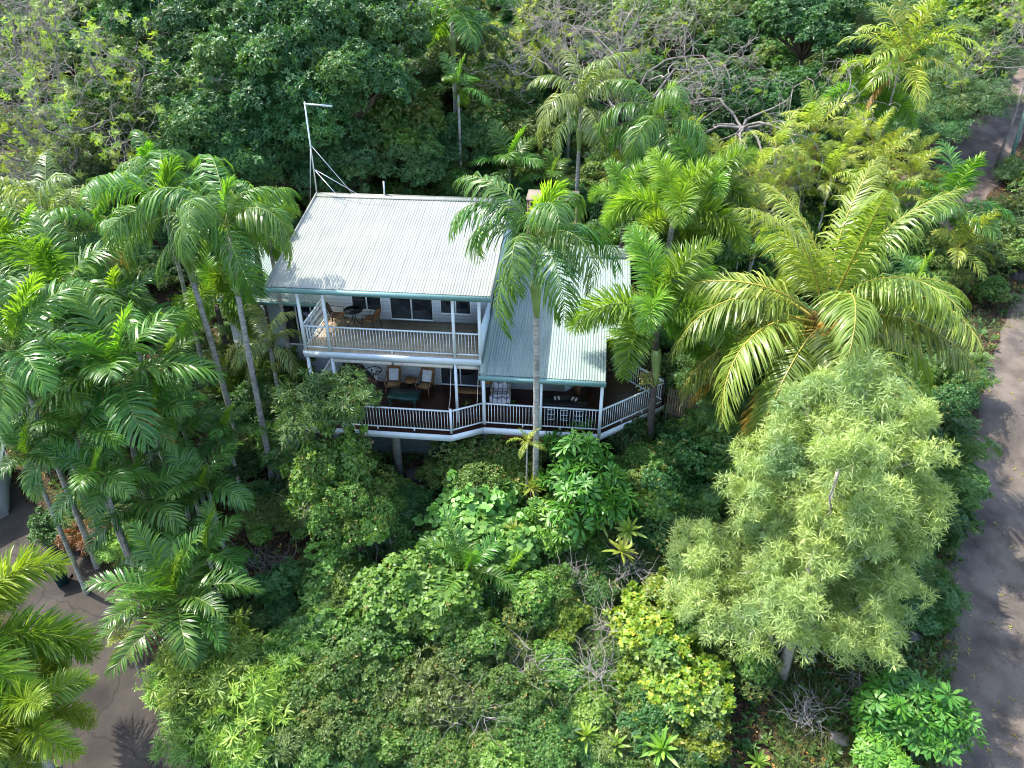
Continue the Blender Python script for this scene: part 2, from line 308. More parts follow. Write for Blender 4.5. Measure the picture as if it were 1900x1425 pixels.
# ---------------------------------------------------------------- the house
ZF = -2.85                                      # lower deck; the balcony floor is z = 0
house = thing('house', 'two storey white timber house with pale green corrugated roofs, balcony and dark deck', 'house', (0, 0, 0))
def corr(mb, x0, x1, a, b, pitch=.1, amp=.014, m=0):
    xs = np.arange(x0, x1 + 1e-4, pitch / 6); zz = amp * np.sin(2 * math.pi * xs / pitch)
    P = [np.stack([xs, np.full_like(xs, y), z + zz], -1) for y, z in (a, b)]; n = len(xs)
    V = np.concatenate(P); i = np.arange(n - 1); mb.add(V, np.stack([i, i + 1, i + n + 1, i + n], -1), m)
RX0, RX1, EY, EZ, RY, RZ = -.86, 6.96, -.47, 2.7, 5.6, 4.07
r = MB(); corr(r, RX0, RX1, (EY, EZ), (RY, RZ)); corr(r, RX0, RX1, (9.7, 2.25), (RY, RZ))
roof = r.build('roof', M['roof'], house)
rc = MB(); rc.bar((RX0 - .02, RY - .12, RZ - .005), (RX1 + .02, RY - .12, RZ - .005), .26, .03, up=(0, -.22, 1)); rc.bar((RX0 - .02, RY + .12, RZ - .005), (RX1 + .02, RY + .12, RZ - .005), .26, .03, up=(0, .44, 1))
for x in (RX0 - .03, RX1 + .03):
    rc.bar((x, EY, EZ - .03), (x, RY, RZ - .03), .05, .2); rc.bar((x, RY, RZ - .03), (x, 9.7, 2.22), .05, .2)
rc.build('ridge_capping', M['roof'], roof)
g = MB().box((RX0 - .05, EY - .13, EZ - .17), (RX1 + .05, EY - .01, EZ - .015)); g.build('gutter', M['gutter'], roof)
MB().box((RX0 + .05, EY + .02, EZ - .14), (RX1 - .05, 2.66, EZ - .1)).build('soffit', M['white'], roof)
MB().tube([(1.9, 5.62, 3.95), (1.92, 5.62, 4.66)], .035, 8).build('vent_pipe', M['steel'], roof)
# lower roof (right)
L0 = lambda y: -.36 + .2225 * (y + .5)
r = MB(); corr(r, 6.56, 11.0, (-.52, L0(-.52)), (1.75, L0(1.75))); corr(r, 6.7, 11.92, (1.752, L0(1.752)), (7.05, L0(7.05))); corr(r, 6.7, 11.92, (11.6, .05), (7.05, L0(7.05)))
lroof = r.build('verandah_roof', M['roof2'], house)
rc = MB(); rc.bar((6.7, 6.95, L0(7.0) + .02), (11.95, 6.95, L0(7.0) + .02), .24, .03, up=(0, -.22, 1)); rc.bar((6.7, 7.16, L0(7.0) + .02), (11.95, 7.16, L0(7.0) + .02), .24, .03, up=(0, .22, 1))
rc.bar((11.02, -.52, L0(-.52) - .04), (11.02, 1.72, L0(1.72) - .04), .05, .18); rc.bar((11.95, 1.72, L0(1.72) - .04), (11.95, 7.05, L0(7.05) - .04), .05, .18)
rc.bar((6.62, -.5, L0(-.5) + .03), (6.62, 5.5, L0(5.5) + .03), .2, .03, up=(0, -.22, 1))
rc.build('roof_flashing', M['roof2'], lroof)
MB().box((6.5, -.66, L0(-.52) - .17), (11.06, -.54, L0(-.52) - .01)).build('gutter', M['gutter'], lroof)
MB().box((6.7, -.5, L0(-.52) - .2), (11.0, 2.5, L0(-.52) - .16)).build('soffit', M['white'], lroof)
# left wing
r = MB(); corr(r, -5.2, -.02, (3.6, .14), (7.8, 1.0)); wr = r.build('side_roof', M['roof2'], house)
MB().box((-5.25, 3.47, .0), (-.03, 3.59, .13)).build('gutter', M['gutter'], wr)
# walls
wl = MB()
wl.box((0, 2.68, .03), (6.48, 9.2, 2.35)); wl.box((.02, 2.7, 2.35), (6.46, 8, 2.6)); wl.box((6.481, 5, .1), (6.7, 9.2, 2.35))
wl.box((1.75, 2.6, ZF), (9.55, 9.9, -.3)); wl.box((9.56, 3.9, ZF), (10.7, 9.9, -.3))
wl.add([(9.55, 2.6, ZF), (10.7, 3.9, ZF), (10.7, 3.9, -.3), (9.55, 2.6, -.3)], [(0, 1, 2, 3)])
wl.add([(.1, 4.7, ZF), (1.75, 2.6, ZF), (1.75, 2.6, -.3), (.1, 4.7, -.3)], [(0, 1, 2, 3)])
for x in (RX0 + .86, 6.47):      # gable triangles
    wl.add([(x, 2.68, 2.6), (x, 8.6, 2.6), (x, RY, RZ - .1)], [(0, 1, 2)])
wl.box((6.46, .06, -.28), (6.52, 2.66, .98))
walls = wl.build('wall', M['wall'], house)
MB().box((-5.0, 4.1, -5.4), (-.02, 9, .1)).build('side_wall', M['gable'], house)
def window(name, x0, x1, z0, z1, y, cols=2, transom=None, parent=house, fw=.055, rot=0, c=None):
    f = MB(); cc = c
    f.box((x0, y - .05, z0), (x0 + fw, y + .02, z1), rot=rot, c=cc); f.box((x1 - fw, y - .05, z0), (x1, y + .02, z1), rot=rot, c=cc)
    f.box((x0 + fw, y - .052, z0), (x1 - fw, y + .02, z0 + fw), rot=rot, c=cc); f.box((x0 + fw, y - .052, z1 - fw), (x1 - fw, y + .02, z1), rot=rot, c=cc)
    for k in range(1, cols):
        xm = x0 + (x1 - x0) * k / cols; f.box((xm - fw / 2, y - .048, z0 + fw), (xm + fw / 2, y + .018, z1 - fw), rot=rot, c=cc)
    if transom: f.box((x0 + fw, y - .044, transom - .02), (x1 - fw, y + .016, transom + .03), rot=rot, c=cc)
    fr = f.build(name, M['white'], parent)
    MB().box((x0 + fw * .5, y - .025, z0 + fw * .5), (x1 - fw * .5, y - .012, z1 - fw * .5), rot=rot, c=cc).build('pane', M['glass'], fr)
    return fr
window('window', 1.02, 2.26, .4, 1.42, 2.66, 2, 1.02)
window('window', 4.55, 5.8, .4, 1.42, 2.66, 2, 1.02)
window('sliding_door', 2.55, 4.3, .06, 2.05, 2.66, 2)
window('sliding_door', 4.42, 6.12, ZF + .05, -.75, 2.58, 2)
window('window', 7.35, 9.15, -2.42, -1.3, 2.58, 3)
window('sliding_door', 9.95, 11.25, ZF + .06, -.8, 2.57, 2, rot=math.atan2(1.3, 1.15), c=(9.55, 2.57, 0))
window('sliding_door', -2.6, -.62, -2.12, -.2, 4.08, 3)
# balcony
MB().box((-.06, -.04, -.02), (6.46, 2.66, .0)).build('balcony_floor', M['tile'], house)
f = MB().box((-.08, -.07, -.28), (6.54, -.042, -.03)); f.box((-.1, -.05, -.285), (-.062, 2.68, -.03)); f.box((-.06, -.03, -.24), (6.45, 2.6, -.03)); f.build('balcony_fascia', M['white'], house)
def post(x, y, z0, z1, s=.1): MB().box((x - s / 2, y - s / 2, z0), (x + s / 2, y + s / 2, z1)).build('post', M['white'], house)
for x in (0, .93, 5.57, 6.5): post(x, 0, .0 if x < 6.4 else -.3, 2.56)
post(.02, .03, ZF, -.29); post(.95, .03, ZF, -.29); post(5.57, .03, ZF, -.29); post(6.6, .0, ZF - .4, -.42, .12); post(10.95, -.18, ZF - .4, -.55, .12); post(8.75, -.18, ZF, -.55, .09)
def railing(name, pts, z0, parent=house, h=1.0, sp=.118, mat='white', foot=1.6):
    mb = MB()
    for p, q in zip(pts[:-1], pts[1:]):
        p = np.array([*p, 0.]); q = np.array([*q, 0.]); ln = np.linalg.norm(q - p); d = (q - p) / ln
        mb.bar(p + [0, 0, z0 + h - .02], q + [0, 0, z0 + h - .02], .065, .045); mb.bar(p + [0, 0, z0 + .13], q + [0, 0, z0 + .13], .045, .04)
        n = int(ln / sp)
        for k in range(1, n + 1):
            e = p + d * (k * ln / (n + 1)); mb.box((e[0] - .009, e[1] - .009, z0 + .15), (e[0] + .009, e[1] + .009, z0 + h - .045))
        for k in range(1, int(ln / foot) + 1):
            e = p + d * (k * ln / (int(ln / foot) + 1)); mb.box((e[0] - .025, e[1] - .025, z0 + .001), (e[0] + .025, e[1] + .025, z0 + .11))
    return mb.build(name, M[mat], parent)
railing('balcony_railing', [(.05, 0), (.88, 0)], 0); railing('balcony_railing', [(.98, 0), (5.52, 0)], 0, foot=2.6); railing('balcony_railing', [(5.62, 0), (6.44, 0)], 0)
railing('balcony_railing', [(0, .06), (0, 2.62)], 0)
MB().bar((6.49, .06, 1.0), (6.49, 2.64, 1.0), .07, .05).build('balcony_handrail', M['white'], house)
# lower deck
DK = [(-.15, -.85), (5.45, -.85), (6.6, -.2), (10.97, -.2), (13.5, 2.05), (11.9, 3.9), (10.72, 4.6), (-.15, 5.2)]
n = len(DK); V = [(x, y, z) for z in (ZF, ZF - .07) for x, y in DK]
MB().add(V[:n], [tuple(range(n))]).add(V[n:], [tuple(range(n))[::-1]]).build('deck_floor', M['deck'], house)
f = MB()
for (a, b) in zip(DK[:5], DK[1:6]): f.bar((*a, ZF - .17), (*b, ZF - .17), .06, .26)
f.bar((-.15, -.85, ZF - .17), (-.15, 5, ZF - .17), .06, .26); f.build('deck_fascia', M['white'], house)
ins = lambda p, d=.09: (p[0], p[1] + d)
railing('deck_railing', [ins(DK[0]), ins(DK[1])], ZF); railing('deck_railing', [ins(DK[1]), (6.55, -.1)], ZF); railing('deck_railing', [(6.66, -.1), (10.9, -.12)], ZF)
railing('deck_railing', [(11.0, -.08), (13.4, 2.06)], ZF); railing('deck_railing', [(13.42, 2.2), (11.85, 3.85)], ZF); railing('deck_railing', [(-.1, -.7), (-.1, 5)], ZF)
MB().box((5.42, -.8, ZF), (5.5, -.72, ZF + 1.08)).build('railing_post', M['white'], house)
MB().box((13.4, 2.06, ZF - .6), (13.5, 2.16, ZF + 1.15)).build('railing_post', M['blackmetal'], house)
for x, y in ((.75, -.35), (3.2, -.45), (6.6, .25), (10.6, .25), (8.7, .4)):
    z0 = float(hill(x, y)) - .3; z1 = ZF - .32
    MB().lathe((x, y, 0), [(.17, z0), (.17, z1 - .06), (.19, z1 - .055), (.19, z1)], 20).build('pillar', M['concrete'], house, smooth=False)
    MB().box((x - .05, y - .05, z1), (x + .05, y + .05, ZF - .07)).build('pillar_bracket', M['steel'], house)
cw = MB(); xs = np.arange(-.1, 11, .3)
zs = np.arange(-6.2, ZF - .42, .02); V = np.concatenate([np.stack([np.full_like(zs, x), .75 + .014 * np.sin(zs * 2 * math.pi / .12), zs], -1) for x in (-.1, 10.9)])
k = len(zs); i = np.arange(k - 1); cw.add(V, np.stack([i, i + k, i + k + 1, i + 1], -1)); cw.build('underfloor_cladding', M['corr'], house)
MB().box((-.1, .8, ZF - .45), (10.9, .9, ZF - .075)).box((7.2, -.05, -3.62), (10.9, .0, -3.12)).build('floor_beam', M['brown'], house)
for x0, x1 in ((1.02, 3.2), (3.3, 5.48), (5.66, 6.48)):
    b = MB().tube([(x0, .0, -.4), (x1, .0, -.4)], .075, 12); bl = b.build('rolled_blind', M['blind'], house, smooth=False)
for x in (5.4, 6.42): MB().tube([(x, .1, -.36), (x - .02, -.3, -1.6), (x - .02, -.68, ZF + 1)], .012, 5).build('blind_cord', M['blind'], house)

# ---------------------------------------------------------------- mast on the roof
ms = thing('aerial_mast', 'thin grey steel mast with short crossarm and struts on the roof ridge', 'aerial mast', (-.9, 5.62, RZ))
MB().tube([(0, 0, -.15), (.02, 0, 3.55)], .03, 8).build('pole', M['steel'], ms)
MB().bar((-.02, 0, 3.47), (1.1, -.05, 3.42), .04, .06).build('crossarm', M['steel'], ms)
for a, b in (((.01, 0, 1.95), (1.5, .05, .0)), ((.01, 0, 1.0), (1.72, .05, .0)), ((.01, 0, 1.0), (1.45, -.85, -.15))): MB().tube([a, b], .014, 5).build('strut', M['steel'], ms)
MB().tube([(.0, 0, 1.85), (-.1, -.6, -.18)], .01, 5).build('guy_wire', M['steel'], ms)

# ---------------------------------------------------------------- furniture
def bistro_table(name, label, loc, r=.36, top='glass'):
    t = thing(name, label, 'table', loc)
    if top: MB().lathe((0, 0, 0), [(r, .7), (r, .715)], 28).build('tabletop', M[top], t)
    rg = MB(); a = np.linspace(0, 2 * math.pi, 29); rg.tube(np.stack([r * np.cos(a), r * np.sin(a), np.full(29, .705)], -1), .018, 6)
    if not top:
        for k in range(3): q = 2.1 * k; rg.tube([(r * math.cos(q), r * math.sin(q), .7), (.1 * math.cos(q + .5), .1 * math.sin(q + .5), .66), (0, 0, .5)], .014, 5)
    rg.build('rim', M['blackmetal'], t)
    for k in range(4):
        q = k * math.pi / 2 + .4; c, s_ = math.cos(q), math.sin(q)
        MB().tube([(.16 * c, .16 * s_, .7), (.06 * c, .06 * s_, .5), (.05 * c, .05 * s_, .3), (.2 * c, .2 * s_, .14), (.3 * c, .3 * s_, 0)], .014, 6).build('leg', M['blackmetal'], t)
    return t
def bistro_chair(name, label, loc, rz):
    t = thing(name, label, 'chair', loc, rz, 'wicker chairs on the balcony')
    th = np.linspace(0, 2 * math.pi, 25)[:-1]
    seat = [(.24 * math.copysign(abs(math.cos(a)) ** .6, math.cos(a)), .25 * math.copysign(abs(math.sin(a)) ** .7, math.sin(a)), .43 + .02 * math.cos(2 * a)) for a in th]
    V = seat + [(x, y, z - .025) for x, y, z in seat]; n = 24; F4 = [(i, (i + 1) % n, (i + 1) % n + n, i + n) for i in range(n)]
    MB().add(V, [tuple(range(n))]).add(V, F4).build('seat', M['wicker'], t)
    bk = []
    for i in range(9):
        for j in range(7):
            u = i / 8 * 2 - 1; v = j / 6; wd = .24 * math.sqrt(max(.02, 1 - max(0, v - .45) ** 2 / .36)); bk.append((-.22 - .16 * v + .05 * (u * u - 1), u * wd, .43 + .5 * v))
    Fq = [(i * 7 + j, i * 7 + j + 1, (i + 1) * 7 + j + 1, (i + 1) * 7 + j) for i in range(8) for j in range(6)]
    MB().add(bk, Fq).add([(x - .02, y, z) for x, y, z in bk], [f[::-1] for f in Fq]).build('backrest', M['wicker'], t)
    fr = MB().tube([bk[0]] + [bk[j] for j in range(1, 7)] + [bk[i * 7 + 6] for i in range(1, 9)] + [bk[56 + j] for j in range(5, -1, -1)], .014, 6)
    fr.build('back_frame', M['blackmetal'], t)
    for s_ in (-1, 1):
        MB().tube([(-.3, .24 * s_, .72), (-.05, .29 * s_, .66), (.2, .28 * s_, .6), (.25, .25 * s_, .42), (.3, .27 * s_, 0)], .013, 6).build('leg', M['blackmetal'], t)
        MB().tube([(-.2, .22 * s_, .43), (-.28, .25 * s_, 0)], .013, 6).build('leg', M['blackmetal'], t)
bistro_table('bistro_table', 'round glass topped table with black legs between two balcony chairs', (1.28, 2.0, 0), .36)
bistro_chair('wicker_chair', 'brown wicker chair on the balcony left of the round glass table', (.62, 2.1, 0), .25)
bistro_chair('wicker_chair', 'brown wicker chair on the balcony in front of the window, facing left', (1.98, 1.95, 0), math.pi - .35)
bistro_table('garden_table', 'black metal table frame with bare ring top by the lower wall', (1.72, 2.25, ZF), .34, None)
def lounge_chair(label, loc, rz):
    t = thing('lounge_chair', label, 'armchair', loc, rz, 'wicker armchairs on the lower deck')
    MB().bar((0, -.36, .36), (0, .16, .3), .52, .05).build('seat', M['wicker'], t)
    MB().bar((0, .14, .3), (0, .42, .92), .56, .05, up=(0, 1, 0)).build('backrest', M['wicker'], t)
    MB().bar((0, -.3, .41), (0, .1, .36), .42, .05).build('seat_cushion', M['wicker2'], t)
    c = MB().bar((0, .1, .4), (0, .33, .84), .4, .1, up=(0, 1, 0)); cu = c.build('cushion', M['cushion'], t)
    bv = cu.modifiers.new('bevel', 'BEVEL'); bv.width = .04; bv.segments = 3
    for s_ in (-1, 1):
        MB().tube([(.28 * s_, .36, .72), (.31 * s_, 0, .58), (.3 * s_, -.32, .52), (.27 * s_, -.38, .36)], .022, 6).build('armrest', M['wicker'], t)
        MB().tube([(.26 * s_, -.35, .36), (.27 * s_, -.4, 0)], .018, 6).build('leg', M['wicker2'], t); MB().tube([(.25 * s_, .2, .3), (.27 * s_, .34, 0)], .018, 6).build('leg', M['wicker2'], t)
lounge_chair('wicker armchair with white back cushion beside the bare black table frame', (2.6, 2.0, ZF), .1)
lounge_chair('wicker armchair with white back cushion nearest the lower sliding door', (3.92, 2.02, ZF), -.15)
t = thing('side_table', 'small round wicker table between the two cushioned armchairs', 'table', (3.27, 2.15, ZF))
MB().lathe((0, 0, 0), [(.25, .4), (.27, .42), (.27, .44), (.02, .445)], 20).build('tabletop', M['wicker'], t)
for k in range(3): q = k * 2.1; MB().tube([(.2 * math.cos(q), .2 * math.sin(q), .41), (.14 * math.cos(q), .14 * math.sin(q), .2), (.22 * math.cos(q), .22 * math.sin(q), 0)], .014, 5).build('leg', M['blackmetal'], t)
t = thing('coffee_table', 'low worn green wooden table with turned legs on the dark deck', 'table', (3.25, 1.05, ZF), -.06)
tp = MB().box((-.6, -.36, .4), (.6, .36, .45)).box((-.54, -.3, .32), (.54, .3, .399)).build('tabletop', M['green'], t)
for x in (-.5, .5):
    for y in (-.27, .27): MB().lathe((x, y, 0), [(.03, 0), (.045, .04), (.025, .08), (.05, .16), (.03, .22), (.05, .26), (.05, .32)], 10).build('leg', M['green'], t)
t = thing('stool', 'round wicker stool with metal legs beside the plaid covered armchair', 'stool', (6.42, 2.2, ZF))
MB().lathe((0, 0, 0), [(.2, .5), (.24, .53), (.24, .58), (.02, .6)], 18).build('seat', M['wicker'], t)
for k in range(4): q = k * math.pi / 2 + .6; MB().tube([(.17 * math.cos(q), .17 * math.sin(q), .52), (.22 * math.cos(q), .22 * math.sin(q), 0)], .014, 5).build('leg', M['blackmetal'], t)
t = thing('recliner', 'reclining armchair standing under the verandah roof covered by a blanket', 'armchair', (7.02, 1.75, ZF), .05)
MB().bar((0, -.4, .4), (0, .2, .34), .6, .06).build('seat', M['wicker2'], t); MB().bar((0, .16, .34), (0, .5, 1.0), .6, .06, up=(0, 1, 0)).build('backrest', M['wicker2'], t)
for s_ in (-1, 1):
    MB().tube([(.34 * s_, .4, .72), (.36 * s_, 0, .62), (.34 * s_, -.4, .56), (.33 * s_, -.5, 0)], .02, 6).build('leg', M['wicker2'], t); MB().tube([(.3 * s_, .25, .34), (.34 * s_, .4, 0)], .02, 6).build('leg', M['wicker2'], t)
# blanket draped over it: a cloth sheet with folds
path = np.array([(.62, .62), (.56, 1.03), (.45, 1.04), (.17, .45), (-.1, .42), (-.42, .46), (-.5, .3), (-.52, .14)])
rngb = np.random.default_rng(5); s_ = np.linspace(0, len(path) - 1, 30); pu = np.stack([np.interp(s_, np.arange(len(path)), path[:, k]) for k in (0, 1)], -1)
V = []
for i, (y, z) in enumerate(pu):
    for u in np.linspace(-1, 1, 25):
        a = abs(u); side = max(0, a - .62); x = math.copysign(min(a, .66) * .56 + .02 * math.sin(i * .7 + 3 * u), u); V.append((x + .015 * math.sin(i * 1.3), y - .02 * math.sin(u * 9), z + .22 * (1 if a > .5 else 0) * max(0, .62 - abs(a - .62) * 6) * (z < .6) - side * 1.15 + .018 * math.sin(u * 14 + i)))
F = [(i * 25 + j, i * 25 + j + 1, (i + 1) * 25 + j + 1, (i + 1) * 25 + j) for i in range(29) for j in range(24)]
bl = MB().add(V, F).build('blanket', M['plaid'], smooth=True, loc=(7.02, 1.75, ZF)); bl.rotation_euler[2] = .05
md = bl.modifiers.new('thickness', 'SOLIDIFY'); md.thickness = .012
tag(bl, 'grey and white plaid blanket draped over the recliner on the deck', 'blanket')
t = thing('barbecue_cabinet', 'black outdoor barbecue cabinet with rows of silver handles behind the deck railing', 'barbecue', (9.62, .62, ZF))
MB().box((-.8, -.33, .05), (.8, .33, .82)).build('body', M['blackmetal'], t); MB().box((-.85, -.37, .82), (.85, .37, .86)).build('worktop', M['blackmetal'], t)
hd = MB()
for cx in (-.52, 0, .52):
    for cz in (.2, .42, .64): MB().box((cx - .24, -.35, cz - .09), (cx + .24, -.331, cz + .09)).build('drawer', M['blackmetal'], t); MB().box((cx - .14, -.385, cz - .012), (cx + .14, -.352, cz + .012)).build('handle', M['steel'], t)
for cx, rz in ((-.32, .2), (.34, -.3)):
    sl = MB()
    for k in (-1, 1):
        a = np.linspace(0, 2 * math.pi, 17)[:-1]; P = [(.045 * math.cos(q) * (1.1 if math.sin(q) > 0 else .85) + k * .07, .13 * math.sin(q), z) for z in (0, .025) for q in a]
        sl.add(P, [tuple(range(16))[::-1], tuple(range(16, 32))]); sl.add(P, [(i, (i + 1) % 16, (i + 1) % 16 + 16, i + 16) for i in range(16)]); sl.tube([(k * .07 - .045, .02, .02), (k * .07, .06, .055), (k * .07 + .045, .02, .02)], .012, 5)
    o = sl.build('sandals', M['blind'], loc=(9.62 + cx, .72, ZF + .861)); o.rotation_euler[2] = rz
    tag(o, 'pair of pale sandals on the %s half of the black barbecue worktop' % ('left' if cx < 0 else 'right'), 'sandals', 'sandals on the barbecue')
t = thing('bench', 'brown timber bench in front of the angled door on the lower deck', 'bench', (10.35, 2.75, ZF), .8)
MB().box((-.5, -.17, .38), (.5, .17, .43)).build('seat', M['brown'], t)
for x in (-.42, .42): MB().box((x - .03, -.15, 0), (x + .03, .15, .38)).build('leg', M['brown'], t)
o = MB().box((5.15, 2.02, ZF + .003), (6.25, 2.45, ZF + .025)).build('doormat', M['wicker'], smooth=False); tag(o, 'long brown woven doormat at the lower sliding door', 'doormat')
pf = thing('paling_fence', 'weathered brown paling fence beyond the right corner of the deck', 'fence', (13.6, 2.2, ZF - 1))
A = np.array([13.65, 2.1]); B = np.array([16.4, 1.0]); pm = MB()
for k in range(30):
    e = A + (B - A) * k / 29; z = float(hill(*e)); pm.box((e[0] - .035 - 13.6, e[1] - .012 - 2.2, z - .2 - ZF + 1), (e[0] + .035 - 13.6, e[1] + .012 - 2.2, ZF + .75 + .04 * math.sin(k * 2.3) - ZF + 1))
pm.build('palings', M['paling'], pf)
MB().bar((.05, -.1, 1.4), (2.8, -1.2, 1.4), .04, .08).bar((.05, -.1, .6), (2.8, -1.2, .6), .04, .08).build('rail', M['paling'], pf)
# timber roof behind the house, hut up the hill, shed and bin by the driveway, pole by the track
t = thing('timber_pergola', 'grey weathered timber flat roof showing behind the end of the ridge', 'pergola', (8.2, 13.6, 0))
MB().box((-1.2, -.8, 1.75), (1.4, .8, 1.82)).build('roof', M['timber'], t)
for x in (-1.1, 1.3):
    for y in (-.7, .7): MB().box((x - .05, y - .05, -3.2), (x + .05, y + .05, 1.749)).build('post', M['paling'], t)
p = on_ground(1125, 95, .8); gz = float(hill(p[0], p[1]))
t = thing('hut', 'small grey hut up the hill seen through the bare branches', 'hut', (p[0], p[1], gz), .1)
MB().box((-1.7, 0, -.6), (1.7, 2.6, 2.1)).build('wall', M['gable'], t); MB().box((-2, -.4, 2.1), (2, 3, 2.2)).build('roof', M['timber'], t)
window('window', -.6, .1, .7, 1.6, -.012, 1, parent=t)
p = on_ground(-35, 865, 1.8); gz = float(hill(p[0], p[1]))
t = thing('shed', 'corner of a grey roofed shed at the left edge of the driveway', 'shed', (p[0] - .6, p[1], gz), .5)
MB().box((-1.5, -1.2, -.5), (1, 1.2, 1.7)).build('wall', M['gable'], t); MB().bar((-.25, -1.5, 1.65), (-.25, 1.5, 2.0), 3.0, .06).build('roof', M['roof2'], t)
p = on_ground(118, 1085); gz = float(hill(p[0], p[1]))
t = thing('wheelie_bin', 'dark teal plastic bin beside the driveway', 'bin', (p[0], p[1], gz), .4)
MB().lathe((0, 0, 0), [(.24, .05), (.33, .9), (.35, .92), (.35, .95)], 4).build('body', M['binm'], t)
MB().box((-.3, -.32, .955), (.3, .3, 1.01)).build('lid', M['binm'], t)
for s_ in (-1, 1): MB().tube([(.28 * s_, .24, .09), (.22 * s_, .24, .09)], .09, 14).build('wheel', M['blackmetal'], t)
p = on_ground(1865, 330); gz = float(hill(p[0], p[1])); tp = p + 0; top = at_y(1905, 195, p[1] + .2)
pl = MB().tube([(0, 0, -.3), (top - [p[0], p[1], gz]) * .5 + [.03, 0, 0], (top - [p[0], p[1], gz]) * 1.25], [.11, .1, .09], 12)
t = thing('leaning_pole', 'leaning mossy green pole on the bank beside the dirt track', 'pole', (p[0], p[1], gz)); pl.build('shaft', M['polem'], t)
MB().lathe((0, 0, 0), [(.16, -.1), (.15, .12)], 12).build('collar', M['concrete'], t)
def boulder(px, py, r, label, mat='rock', seed=0, sq=.7):
    rg = np.random.default_rng(seed + 40); p = on_ground(px, py); me = MB()
    u = np.linspace(0, math.pi, 13); v = np.linspace(0, 2 * math.pi, 21)[:-1]; V = []
    k = rg.normal(size=(5, 3)) * 2; ph = rg.uniform(0, 6, 5)
    for a in u:
        for b in v:
            d = np.array([math.sin(a) * math.cos(b), math.sin(a) * math.sin(b), math.cos(a)]); V.append(d * r * (1 + .13 * sum(math.sin(k[i] @ d + ph[i]) for i in range(5)) * .6) * [1, .9, sq])
    F = [(i * 20 + j, (i + 1) * 20 + j, (i + 1) * 20 + (j + 1) % 20, i * 20 + (j + 1) % 20) for i in range(12) for j in range(20)]
    o = me.add(V, F).build('boulder', M[mat]); o.location = (p[0], p[1], float(hill(p[0], p[1])) + r * sq * .25); tag(o, label, 'boulder')
boulder(1690, 1185, .3, 'grey square boulder right of the leaning pale trunk', seed=1); 
boulder(1885, 515, .5, 'dark angular boulder on the reddish bank at the right edge', 'rock2', 3);
boulder(775, 885, .55, 'rounded brown boulder beside the foot of the white pillar', 'rock2', 5, .6); boulder(1555, 1375, .3, 'grey boulder left of the bottom umbrella plant', seed=7)

# ================================================================ plants
M['leaf_forest'] = leaf('forest_leaf', [(.025, .09, .035), (.04, .125, .045), (.075, .17, .06)], .3, patch=(.09, .17, .045), ps=.8)
M['leaf_shrub'] = leaf('shrub_leaf', [(.03, .095, .02), (.06, .15, .03), (.11, .2, .05)], .35, patch=(.14, .2, .04), ps=1.2)
M['leaf_dark'] = leaf('dark_shrub_leaf', [(.02, .07, .02), (.035, .105, .03), (.06, .15, .04)], .3)
M['leaf_vine'] = leaf('vine_leaf', [(.045, .13, .02), (.08, .19, .03), (.13, .25, .05)], .35, patch=(.15, .25, .04))
M['leaf_heart'] = leaf('heart_leaf', [(.07, .2, .045), (.1, .25, .06), (.15, .3, .08)], .35)
M['leaf_lime'] = leaf('lime_leaf', [(.07, .16, .02), (.11, .21, .025), (.16, .27, .03), (.28, .31, .035)], .4, spec=.6)
M['leaf_song'] = leaf('song_leaf', [(.1, .22, .035), (.16, .3, .05), (.25, .38, .08)], .4)
M['leaf_umbrella'] = leaf('umbrella_leaf', [(.045, .15, .02), (.07, .19, .025), (.12, .25, .04)], .32, rough=.45, spec=.5)
M['leaf_willow'] = leaf('willow_leaf', [(.2, .285, .1), (.275, .37, .145), (.36, .455, .205)], .4, rough=.5, patch=(.2, .31, .14), ps=.5)
M['leaf_fern'] = leaf('fern_leaf', [(.045, .13, .04), (.07, .17, .05), (.11, .2, .06)], .35)
M['leaf_soft'] = leaf('soft_leaf', [(.05, .12, .05), (.08, .17, .07), (.13, .22, .1)], .35)
M['leaf_sprout'] = leaf('sprout_leaf', [(.16, .28, .04), (.22, .34, .06), (.3, .4, .1)], .45)
M['leaf_rosette'] = leaf('rosette_leaf', [(.22, .31, .07), (.19, .3, .05), (.28, .32, .12)], .35, rough=.35)
M['leaf_olive'] = leaf('olive_leaf', [(.055, .1, .03), (.085, .145, .04), (.13, .185, .06)], .3)
M['leaf_brown'] = leaf('brown_leaf', [(.14, .11, .04), (.2, .17, .05), (.2, .21, .05)], .3)
M['leaf_rust'] = leaf('rust_leaf', [(.1, .05, .015), (.14, .065, .02), (.07, .05, .02)], .3)
M['p_feather'] = leaf('feather_palm_leaf', [(.035, .115, .025), (.06, .16, .03), (.1, .22, .045)], .4, rough=.36, spec=.55, tint=(1.5, 1.4, .35))
M['p_foxtail'] = leaf('foxtail_leaf', [(.06, .16, .02), (.1, .22, .03), (.17, .3, .045)], .42, rough=.33, spec=.6)
M['p_foxgold'] = leaf('golden_foxtail_leaf', [(.1, .2, .02), (.155, .265, .03), (.22, .32, .05)], .45, rough=.35)
M['p_coconut'] = leaf('coconut_leaf', [(.105, .175, .03), (.155, .23, .04), (.225, .3, .07)], .42, rough=.36, spec=.6)
M['p_kentia'] = leaf('broad_palm_leaf', [(.035, .12, .025), (.055, .155, .03), (.1, .22, .04)], .38, rough=.36, spec=.55, tint=(1.6, 1.5, .3))
M['p_cane'] = leaf('cane_palm_leaf', [(.13, .22, .03), (.21, .3, .045), (.31, .36, .07)], .45, rough=.35, spec=.6)
M['p_silver'] = leaf('silvery_palm_leaf', [(.1, .17, .05), (.16, .23, .08), (.24, .31, .13)], .4, rough=.35, spec=.7)
M['p_gold'] = leaf('golden_old_coconut_leaf', [(.19, .17, .02), (.26, .2, .025), (.24, .24, .04)], .42, rough=.4)
